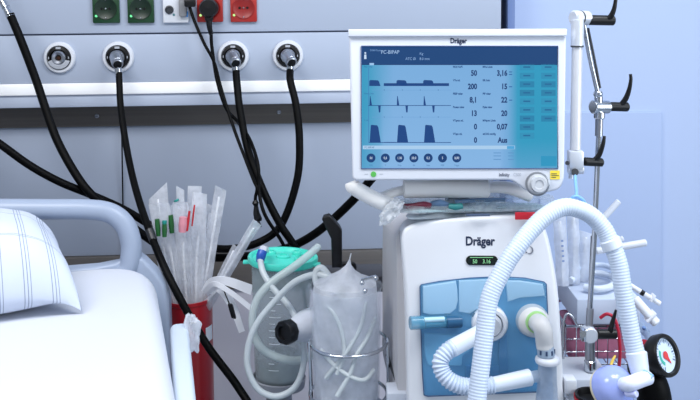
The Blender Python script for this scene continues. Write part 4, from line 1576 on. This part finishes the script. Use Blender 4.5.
for x0, x1 in ((364.5, 368), (379.5, 383)):
    b = MB()
    b.add([M_(x, y, .0006) for x, y in ((x0, 173.8), (x1, 173.8), (x1, 174.5), (x0, 174.5))], [[0, 1, 2, 3]])
    b.build('lamp_mark', mat('mark_grey', '#aab0bb', rough=.5), MN)
# handle bars and swivel drum below
hb_ = MB().tube(pts([(351, 182, 1.60), (353, 186.5, 1.60), (364, 193.5, 1.605), (380, 201.5, 1.61), (389, 204, 1.63), (400, 206, 1.67), (420, 205, 1.74)]), [.010, .0145, .0148, .0148, .014, .013, .012], 18)
hb_.build('handle_bar', mat('stand_white', '#e9e8e7', rough=.4, var=.02), MN)
MB().tube(pts([(378, 199, 1.625), (392, 193, 1.63), (408, 189, 1.632)]), .0092, 14).build('handle_link', mat('stand_white', '#e9e8e7', rough=.4, var=.02), MN)
MB().cyl(P(403, 188.5, 1.632), P(489, 188, 1.632), .0185, seg=28, bev=.003).build('swivel_drum', mat('stand_white', '#e9e8e7', rough=.4, var=.02), MN)
MB().tube(pts([(486, 188, 1.632), (500, 187, 1.635), (513, 189, 1.64), (530, 196, 1.65)]), [.010, .012, .013, .012], 14).build('handle_link', mat('stand_white', '#e9e8e7', rough=.4, var=.02), MN)
nk = MB().cyl(P(458, 192, 1.665), P(458, 216, 1.72), .024, .03, seg=24)
nk.box(P(458, 172, 1.655), .10, .03, .06, (RH, FH, UP), bev=.006)
nk.build('neck', LGREY, MN)

# ------------------------------------------------------------------ support arm
t = thing('hose_support_arm', 'jointed metal support arm with black clamp levers beside the monitor', 'support arm', P(590, 372, 1.70))
# upper white tube
MB().cyl(P(577.5, 20, 1.60), P(577.2, 47, 1.60), .0118, seg=24, bev=.001).build('sleeve', ALU, t)
MB().cyl(P(577.2, 46, 1.60), P(575.3, 150, 1.60), .0100, seg=24).build('tube', mat('satin_white_metal', '#cfd1d8', rough=.28, metal=.15, var=.01), t)
MB().lathe(P(577.2, 46.5, 1.60), UP, [(.0102, -.001), (.0122, -.001), (.0122, .002), (.0102, .002)], 24).build('collar_line', DGREY, t)
# top joint
b = MB().cyl(P(572.5, 17.5, 1.605), P(588.3, 18.2, 1.625), .0138, seg=28, bev=.003)
b.build('top_joint', ALU, t)
MB().cyl(P(579.6, 17.8, 1.612), P(580.2, 17.8, 1.613), .0141, seg=28).build('joint_gap', DGREY, t)


def lever(name, hub0, hub1, armpts, rads, hr=.009):
    b = MB().cyl(hub0, hub1, hr, seg=18, bev=.002)
    b.tube(armpts, [r_ * .8 for r_ in rads], 12, flat=.8)
    return b.build(name, BLACK, t)


lever('clamp_lever', P(588, 20, 1.62), P(614, 20.5, 1.63), pts([(606, 20, 1.625), (611, 16, 1.62), (614, 9, 1.615), (615.5, 1, 1.612), (616, -6, 1.61)]), [.008, .0085, .0068, .0055, .005], .0098)
# slanted chrome strut
MB().tube([P(584, 25, 1.625), P(590, 58, 1.64), P(598.5, 96, 1.655)], [.0048, .0045, .0048], 14).build('strut', CHROME, t)
MB().tube([P(588, 28, 1.632), P(595, 62, 1.645), P(600, 88, 1.655)], .0026, 10).build('strut_rod', DGREY, t)
# middle joint and pole
b = MB().ball(P(598, 94, 1.655), .009, 18)
b.cyl(P(592.5, 107, 1.655), P(608, 107, 1.67), .0135, seg=26, bev=.002)
b.cyl(P(598.5, 94, 1.656), P(598.8, 106, 1.658), .0078)
b.cyl(P(599.5, 112, 1.66), P(599.3, 119, 1.66), .0105, seg=22, bev=.002)
b.build('middle_joint', CHROME, t)
lever('clamp_lever', P(607, 106.5, 1.665), P(628, 107, 1.675), pts([(620, 106, 1.67), (625.5, 99, 1.665), (629, 90, 1.66), (630.8, 80, 1.655), (630.5, 74, 1.655)]), [.008, .0085, .0068, .0052, .0045], .0092)
MB().cyl(P(599.3, 117, 1.66), P(598.8, 136, 1.66), .0075, seg=18).build('pole_sleeve', STEEL, t)
MB().cyl(P(598.9, 132, 1.66), P(594.2, 240, 1.68), .0052, seg=16).cyl(P(594.2, 240, 1.68), P(589.0, 322, 1.69), .0052, seg=16).build('pole', CHROME, t)
MB().cyl(P(592.2, 236, 1.688), P(588.2, 322, 1.692), .0028, seg=12).build('second_rod', DGREY, t)
MB().cyl(P(590.2, 308, 1.69), P(589, 329, 1.69), .0072, seg=18).build('pole_sleeve', STEEL, t)
# lower joint of the white tube
b = MB().box(P(575.3, 159.5, 1.60), .028, .022, .036, (RH, FH, UP), bev=.004)
b.cyl(P(568, 170, 1.60), P(583.5, 170, 1.60), .0075, seg=18, bev=.001)
b.cyl(P(571, 171, 1.60), P(571, 178.5, 1.60), .0045)
b.build('fork_joint', ALU, t)
MB().cyl(P(567.8, 163, 1.592), P(567, 163, 1.59), .004).cyl(P(575, 172, 1.585), P(575.5, 172, 1.60), .0065).build('fork_bolt', DGREY, t)
lever('clamp_lever', P(584, 161.5, 1.60), P(602.5, 162.5, 1.61), pts([(594, 161, 1.605), (599, 155, 1.60), (602.5, 146, 1.595), (604, 139, 1.593), (604.3, 136, 1.593)]), [.008, .008, .0064, .005, .0045], .0082)
# lower clamp and foot
b = MB().lathe(P(589, 334, 1.685), -FH, [(0, -.012), (.0155, -.012), (.0155, .010), (.0135, .012), (0, .012)], 28)
b.build('clamp_disc', ALU, t)
b = MB().box(P(583, 334.5, 1.672), .009, .018, .024, (RH, FH, UP), bev=.002)
b.cyl(P(582.8, 334.5, 1.665), P(582.8, 334.5, 1.655), .006)
b.build('clamp_bracket', CHROME, t)
lever('clamp_lever', P(597, 334, 1.68), P(616.5, 334, 1.68), pts([(610, 333, 1.678), (611.5, 326, 1.675), (614, 317, 1.672), (616, 310, 1.67)]), [.0075, .0075, .0055, .0035], .0095)
b = MB().cyl(P(590, 339, 1.69), P(590.2, 363, 1.69), .0100, seg=22)
b.build('pole_foot', STEEL, t)
MB().cyl(P(590.2, 360, 1.69), P(590.3, 371.5, 1.69), .0120, seg=22, bev=.002).build('foot_collar', CHROME, t)
# hanger cord
tag(MB().tube(pts([(575.3, 172, 1.595), (575.5, 182, 1.57), (576.5, 192, 1.53), (576, 197, 1.505)]), .0032, 10).tube(pts([(570, 201, 1.495), (573, 197.5, 1.49), (577, 196.5, 1.488), (582, 199.5, 1.49), (585, 204, 1.495)]), .0034, 10)
    .build('hose_hanger', mat('hanger_blue', '#7fb2e6', rough=.35, alpha=.9)), 'pale blue hanger holding the long hose under the support arm', 'hanger')

# ------------------------------------------------------------------ trolley
mt_ = mat('trolley_white', '#c4cad6', rough=.4, var=.02)
zt = P(480, 424, 1.72).z
cT = P(480, 424, 1.78)
yT = cT
ax_ = (RH, FH, UP)
MB().box(V((cT.x, cT.y, zt - .02)), .36, .34, .04, ax_, bev=.008).build('deck', mt_, TR)
MB().box(V((cT.x, cT.y, zt / 2 + .05)) + FH * .06, .09, .10, zt - .12, ax_, bev=.01).build('column', mt_, TR)
MB().box(V((cT.x, cT.y, .1)), .5, .44, .06, ax_, bev=.02).build('base', mt_, TR)
for sx in (-1, 1):
    for sy in (-1, 1):
        c = V((cT.x, cT.y, .04)) + RH * sx * .2 + FH * sy * .17
        MB().cyl(c - RH * .015, c + RH * .015, .04, seg=22, bev=.005).build('caster', DGREY, TR)
        MB().cyl(c + UP * .02, c + UP * .07, .012).build('caster_stem', STEEL, TR)
# accessory rails either side of the ventilator
b = MB()
zr = P(581, 370, 1.69).z
b.box(P(583, 381, 1.69) + FH * .02, 48 * pxm(1.69), .11, 19 * pxm(1.69), ax_, bev=.004)
b.box(P(583, 399, 1.685) + FH * .02, 44 * pxm(1.69), .10, 15 * pxm(1.69), ax_, bev=.004)
b.box(P(566, 416, 1.70) + FH * .02, 60 * pxm(1.7), .10, 30 * pxm(1.7), ax_, bev=.004)
b.build('mounting_block', mt_, TR)
MB().box(P(569, 384, 1.615) , 12 * pxm(1.62), .03, 15 * pxm(1.62), ax_, bev=.004).box(P(569, 391, 1.64), .012, .05, .012, ax_).build('rail_clamp', WHITE, TR)
b = MB().box(P(396.5, 397, 1.66), 20 * pxm(1.66), .05, 20 * pxm(1.66), ax_, bev=.003)
b.box(P(400, 414, 1.68), 26 * pxm(1.68), .06, 24 * pxm(1.68), ax_, bev=.003)
b.build('rail_end', mt_, TR)
MB().tube(pts([(387, 355, 1.78), (394, 374, 1.71), (401, 392, 1.66)]), .0035, 10).build('rail_strut', DGREY, TR)

# ------------------------------------------------------------------ side basket with contents
WB = thing('wire_basket', 'chrome wire basket hooked beside the ventilator under a white box', 'basket', P(600, 372, 1.80))
CH2 = CHROME
zt1 = P(590, 326, 1.765).z
zb1 = P(590, 366, 1.765).z
xa, xb = P(566, 326, 1.765), P(640, 326, 1.765)
bx_o = V((xa.x, xa.y, 0))
BWid = (xb - xa).length
Bdep = .15


def bp3(u, v, z):
    q = bx_o + RH * (u * BWid) + FH * (v * Bdep)
    return V((q.x, q.y, z))


b = MB()
for z in (zt1,):
    lp = [bp3(0, 0, z), bp3(1, 0, z), bp3(1, 1, z), bp3(0, 1, z), bp3(0, 0, z)]
    b.sweep(lp, [.003] * 5, 8, False)
b.tube(pts([(563, 370, 1.75), (563.5, 330, 1.755), (565, 317, 1.757), (569, 314, 1.758), (574, 319, 1.76), (578, 325.5, 1.764), (585, 326, 1.765)]), .003, 10)
b.build('rim_wire', CH2, WB)
for wl in range(1):
    g_ = MB()
    N = 7
    for k in range(N + 1):
        u = k / N
        g_.sweep([bp3(u, 0, zt1), bp3(u, 0, zb1), bp3(u, 1, zb1), bp3(u, 1, zt1)], [.0012] * 4, 6, False)
    for k in range(5):
        v = k / 4
        g_.sweep([bp3(0, v, zt1), bp3(0, v, zb1), bp3(1, v, zb1), bp3(1, v, zt1)], [.0012] * 4, 6, False)
    for k in range(1, 4):
        z = zt1 + (zb1 - zt1) * k / 3
        g_.sweep([bp3(0, 0, z), bp3(1, 0, z), bp3(1, 1, z), bp3(0, 1, z), bp3(0, 0, z)], [.0012] * 5, 6, False)
    g_.build('wire_grid', CH2, WB)
# pink pack in the basket
pk = MB().box(bp3(.5, .45, (zt1 + zb1) / 2 - .002), BWid * .9, Bdep * .75, (zt1 - zb1) * .9, ax_, bev=.015, seg=4)
tag(pk.build('pink_pack', mat('pink_wrap', '#b56d88', rough=.5, var=.25, scale=20, bump=.5, bscale=30)), 'pink wrapped pack lying inside the wire basket', 'pack')
tag(MB().tube(pts([(600, 318, 1.74), (607, 314, 1.735), (614, 318, 1.73), (618, 330, 1.73), (620, 350, 1.735), (619, 366, 1.74), (617, 376, 1.745)]), .0035, 10).build('red_cable', mat('red_cable', '#b31b38', rough=.4)), 'thin red cable curving down in front of the wire basket', 'cord')
# white box on the basket
zbx = P(608, 299, 1.755).z
A_ = P(577, 299, 1.755)
B_ = P(641, 299, 1.755)
C_ = Z(640, 276, zbx)
dep = .165
q0 = V((A_.x, A_.y, 0))
wbx = (B_ - A_).length
bw_ = MB()
hbx = zbx - zt1 - .004
c = q0 + RH * wbx / 2 + FH * dep / 2
bw_.box(V((c.x, c.y, zbx - hbx / 2)), wbx, dep, hbx, ax_, bev=.004)
tag(bw_.build('storage_box', mat('box_white', '#c3cde0', rough=.45, var=.02)), 'pale plain box sitting on top of the wire basket', 'box')

# tall white packs behind the ventilator shoulder
TP = 'white packs standing behind the ventilator'
PKW = film('sleeve_white', '#eef3fc', op=.75, var=.2, scale=20)


def stick(name, label, a, b, r, m, grp=None, cap=None, cat='tube'):
    A, B = P(*a), P(*b)
    t = thing(name, label, cat, A if A.z < B.z else B, grp)
    MB().cyl(A, B, r, seg=18, bev=r * .25).build('tube_body', m, t)
    if cap:
        dr = (B - A).normalized()
        MB().cyl(A + dr * cap[0], A + dr * cap[1], r * 1.08, seg=18).build(cap[2], cap[3], t)
    return t


zs = zbx


def standing(label, top, botx, w, d, seed, print_=None):
    a = P(top[0], top[1], d)
    b = P(botx, 300, d)
    b.z = zbx + .001
    t = thing('packaged_tubing', label, 'tubing pack', b, TP)
    pouch(a, b, w * pxm(d), .018, seed, .1).build('wrapper', PKW, t)
    MB().tube([a.lerp(b, .1), a.lerp(b, .5) + RH * .003, a.lerp(b, .92)], .005, 10).build('inner_tube', TUBEW, t)
    if print_:
        lt = MB()
        for k in range(5):
            q = a.lerp(b, .35 + k * .07) - FH * .0145
            lt.box(q, .005, .0006, .004, ax_)
        lt.build('print_marks', mat('print_blue', '#8298c4', rough=.5), t)


dS = 1.84
standing('clear sleeve with printed marks standing just behind the ventilator shoulder', (559, 214), 563, 13, dS, 2.0, True)
standing('white sleeve standing between the printed sleeve and the chrome pole', (573, 210), 574, 12, dS + .01, 9.0)
standing('white sleeve with a bent top behind the chrome pole', (586, 232), 581, 14, dS + .03, 14.0)
gC = 'coiled tubes on the pale box'
tag(MB().tube([Z(x, y, zbx + .012) for x, y in ((570, 281), (580, 275), (597, 273), (612, 277), (613, 285), (600, 289), (584, 287))], .0075, 12).build('tubing_coil', HOSE2), 'white tube coil lying on the pale box', 'tube', gC)
tag(MB().tube([Z(x, y, zbx + .030) for x, y in ((574, 270), (585, 266), (602, 265), (616, 270), (617, 277))], .006, 12).build('tubing_coil', HOSE), 'thin tube arc resting on the white coil', 'tube', gC)
SW = mat('stick_white', '#dbdfe8', rough=.3, var=.01)
t = stick('wrapped_tube', 'white tube end pointing up beside the chrome pole above the hose', (598, 224, 1.80), (619, 201, 1.80), .0066, SW, 'white tube ends sticking out behind the hose', (.0, .005, 'dark_ring', DGREY))
t = stick('wrapped_tube', 'white tube end pointing straight out past the hose cuff', (596, 251, 1.80), (646.5, 242.5, 1.79), .0076, SW, 'white tube ends sticking out behind the hose')
t = stick('wrapped_tube', 'short white tube stub just above the hose cuff', (602, 247, 1.81), (623.5, 238, 1.80), .0055, SW, 'white tube ends sticking out behind the hose')
for (a, b) in (((598, 224, 1.80), (588, 262, 1.82)), ((596, 251, 1.80), (588, 268, 1.82)), ((602, 247, 1.81), (596, 268, 1.83))):
    pass
t = stick('syringe', 'white syringe with a black tip poking out past the hose above the gauge', (628, 284, 1.74), (660.5, 304, 1.72), .0052, SW, 'white syringes beside the basket', (.028, .036, 'black_ring', BLACK), 'syringe')
MB().box(P(652, 297.5, 1.724), .004, .018, .016, (RH * .85 - UP * .5, FH, UP * .85 + RH * .5), bev=.001).build('flange', SW, t)
t = stick('syringe', 'thicker white syringe just above the pressure gauge', (634, 298, 1.73), (657, 324, 1.71), .0095, SW, 'white syringes beside the basket', None, 'syringe')
MB().box(P(650, 316, 1.716), .004, .024, .026, (RH * .75 - UP * .66, FH, UP * .75 + RH * .66), bev=.001).build('flange', SW, t)
cl_ = film('clear_luer', '#b4c6de', op=.7, var=.15)
t = thing('luer_connector', 'clear luer connector below the syringes', 'connector', P(648, 342, 1.66))
MB().cyl(P(640, 325, 1.68), P(646, 333, 1.66), .008).cyl(P(645, 331, 1.662), P(650, 341, 1.655), .0065).build('luer_body', cl_, t)
MB().ball(P(644, 328, 1.658), .004).ball(P(650, 340, 1.65), .004).build('luer_valve', mat('luer_navy', '#5677ab', rough=.3), t)

# pressure gauge -------------------------------------------------------
GA = thing('pressure_gauge', 'round black cuff pressure gauge with a red needle zone', 'gauge', P(655, 425, 1.62))
gc_ = P(664, 355.5, 1.60)
gx_ = (-FH * .70 + RH * .58 + UP * .38).normalized()
gup = (UP - RH * .30 ).normalized()
rg_ = 20.5 * pxm(1.6)
MB().lathe(gc_, gx_, [(0, -.034), (rg_ * .62, -.034), (rg_ * .86, -.02), (rg_ * 1.0, -.012), (rg_ * 1.03, .004), (rg_ * .98, .009), (rg_ * .84, .008), (rg_ * .80, .002), (0, .002)], 44).build('bezel', BLACK, GA)
fc = MB().lathe(gc_, gx_, [(rg_ * .80, .0025), (0, .0025)], 40).build('dial', mat('dial_face', '#cfe0f2', rough=.3), GA)
gu = (gup - gx_ * gup.dot(gx_)).normalized()
gr = gu.cross(gx_)


def dialp(ang, r, h=.0032):
    return gc_ + gx_ * h + (gr * math.cos(R(ang)) + gu * math.sin(R(ang))) * r * rg_


mk = MB()
for k in range(25):
    a = 225 - k * 11.25
    w_ = 1.2 if k % 3 else 2.2
    mk.add([dialp(a - w_, .62 if k % 3 else .56), dialp(a + w_, .62 if k % 3 else .56), dialp(a + w_, .75), dialp(a - w_, .75)], [[0, 1, 2, 3]], 0, False)
mk.build('dial_marks', mat('dial_navy', '#35507e', rough=.4), fc)
arc = MB()
aa = [225 - k * 6 for k in range(18)]
arc.add([dialp(a, r_) for a in aa for r_ in (.34, .5)], [[2 * k, 2 * k + 1, 2 * k + 3, 2 * k + 2] for k in range(17)], 0, False)
arc.build('green_zone', mat('dial_teal', '#3fae9c', rough=.4), fc)
nd = MB()
nd.add([dialp(-75, .55, .004), dialp(15, .16, .004), dialp(105, .22, .004), dialp(195, .16, .004)], [[0, 1, 2, 3]], 0, False)
nd.add([dialp(a, .2, .0042) for a in range(0, 360, 30)], [list(range(12))], 0, False)
nd.build('needle', mat('dial_red', '#d13a3f', rough=.4), fc)
gb = MB().tube([gc_ - gx_ * .018, gc_ - gx_ * .05 - UP * .015, P(652, 385, 1.62), P(655, 405, 1.62), P(658, 430, 1.62)], [.020, .027, .030, .033, .030], 20)
gb.build('grip', RUBBER, GA)
MB().tube([gc_ - gx_ * .036 + UP * .012 - FH * .002, gc_ - gx_ * .047 + UP * .008 - FH * .002], [.024, .027], 20).build('red_band', mat('gauge_red', '#a41f35', rough=.4), GA)
# post that carries the gauge
gp = P(658, 428, 1.62)
MB().cyl(V((gp.x, gp.y, .02)), gp, .012).lathe(V((gp.x, gp.y, 0)), UP, [(0, 0), (.1, 0), (.1, .012), (.02, .03), (0, .03)], 28).build('stand', STEEL, GA)

# violet bulb (flow sensor dome) at the hose end -----------------------
t = thing('breathing_valve', 'violet blue dome valve at the end of the long hose', 'valve', P(620, 412, 1.44))
dc = P(617, 386, 1.45)
dax = (-FH * .72 + RH * .38 + UP * .55).normalized()
VIO = mat('violet_plastic', '#a0b1f6', rough=.15, var=.04, alpha=.8)
rD = 21 * pxm(1.45)
prof = [(rD * 1.0, -.022), (rD * 1.03, -.016), (rD * 1.0, -.010)] + [(rD * math.cos(R(a)), rD * .85 * math.sin(R(a)) - .006) for a in range(0, 90, 10)] + [(0, rD * .85 - .006)]
MB().lathe(dc, dax, [(0, -.024), (rD * .8, -.024)] + prof, 40).build('dome', VIO, t)
MB().lathe(dc, dax, [(0, -.038), (rD * .7, -.038), (rD * .98, -.028), (rD * .98, -.023), (0, -.023)], 36).build('dome_base', mat('beige_ring', '#cfc6ae', rough=.45), t)
MB().tube([dc + dax * .012, P(629, 384, 1.415), P(640, 380, 1.42), P(648, 378, 1.435)], [.0115, .0125, .0125, .0115], 20).build('port_tube', mat('violet_white', '#dfe4fa', rough=.3), t)
MB().cyl(P(642, 373, 1.435), P(652, 379, 1.425), .0075, seg=16, bev=.001).build('port_cap', mat('pale_blue_cap', '#7fa8dc', rough=.3), t)
MB().cyl(P(626, 393, 1.42), P(637, 394, 1.405), .0062, .0058, seg=16, bev=.001).build('side_nozzle', mat('violet_pale', '#c6ccf6', rough=.3), t)
tag(MB().tube(pts([(610, 370, 1.52), (612, 362, 1.54), (615, 356, 1.56)]), [.002, .0028, .002], 8).build('yellow_tie', mat('yellow_tie', '#d8b64e', rough=.5)), 'small yellow tie behind the violet dome', 'tie')
# post under the valve
bp0 = dc - dax * .036
t2 = MB().tube([bp0, bp0 - UP * .04 + FH * .03, P(612, 420, 1.58)], .008, 10)
t2.build('valve_mount', DGREY, t)
# black round mouth below the mounting block
t = thing('rubber_cup', 'black round rubber cup below the mounting block', 'cup', P(592, 412, 1.58))
c = P(592, 395, 1.58)
MB().lathe(c, UP, [(0, -.03), (.028, -.03), (.031, -.005), (.031, .002), (.027, .002), (.025, -.01), (0, -.012)], 30).build('cup_body', BLACK, t)
MB().lathe(c, UP, [(.0312, -.008), (.033, -.008), (.033, -.003), (.0312, -.003)], 30).build('red_rim', REDL, t)

# ------------------------------------------------------------------ light
def area(name, loc, sx, sy, power, col, rot):
    l = bpy.data.lights.new(name, 'AREA')
    l.shape = 'RECTANGLE'
    l.size, l.size_y = sx, sy
    l.energy = power
    l.color = col
    o = bpy.data.objects.new(name, l)
    COL.objects.link(o)
    o.location = loc
    o.rotation_euler = rot
    return o


area('ceiling_lamp_light', (0.9, -1.5, 2.68), 1.2, .6, 34, (.95, .98, 1.0), (0, 0, 0))
area('ceiling_lamp_light', (-1.0, -1.7, 2.68), 1.2, .6, 36, (1.0, .99, .97), (0, 0, 0))
# daylight from the window side of the ward
area('window_daylight', (2.6, -2.6, 1.6), 1.8, 1.6, 44, (.84, .92, 1.0), (R(90), 0, R(75)))
w = bpy.data.worlds.new('world')
S.world = w
w.use_nodes = True
w.node_tree.nodes['Background'].inputs[0].default_value = (.80, .89, 1.0, 1)
w.node_tree.nodes['Background'].inputs[1].default_value = .34
S.view_settings.view_transform = 'Standard'
S.view_settings.look = 'None'
S.view_settings.exposure = EXPO
S.view_settings.gamma = 1.0
S.cycles.transparent_max_bounces = 24
S.cycles.max_bounces = 8
bpy.context.view_layer.update()
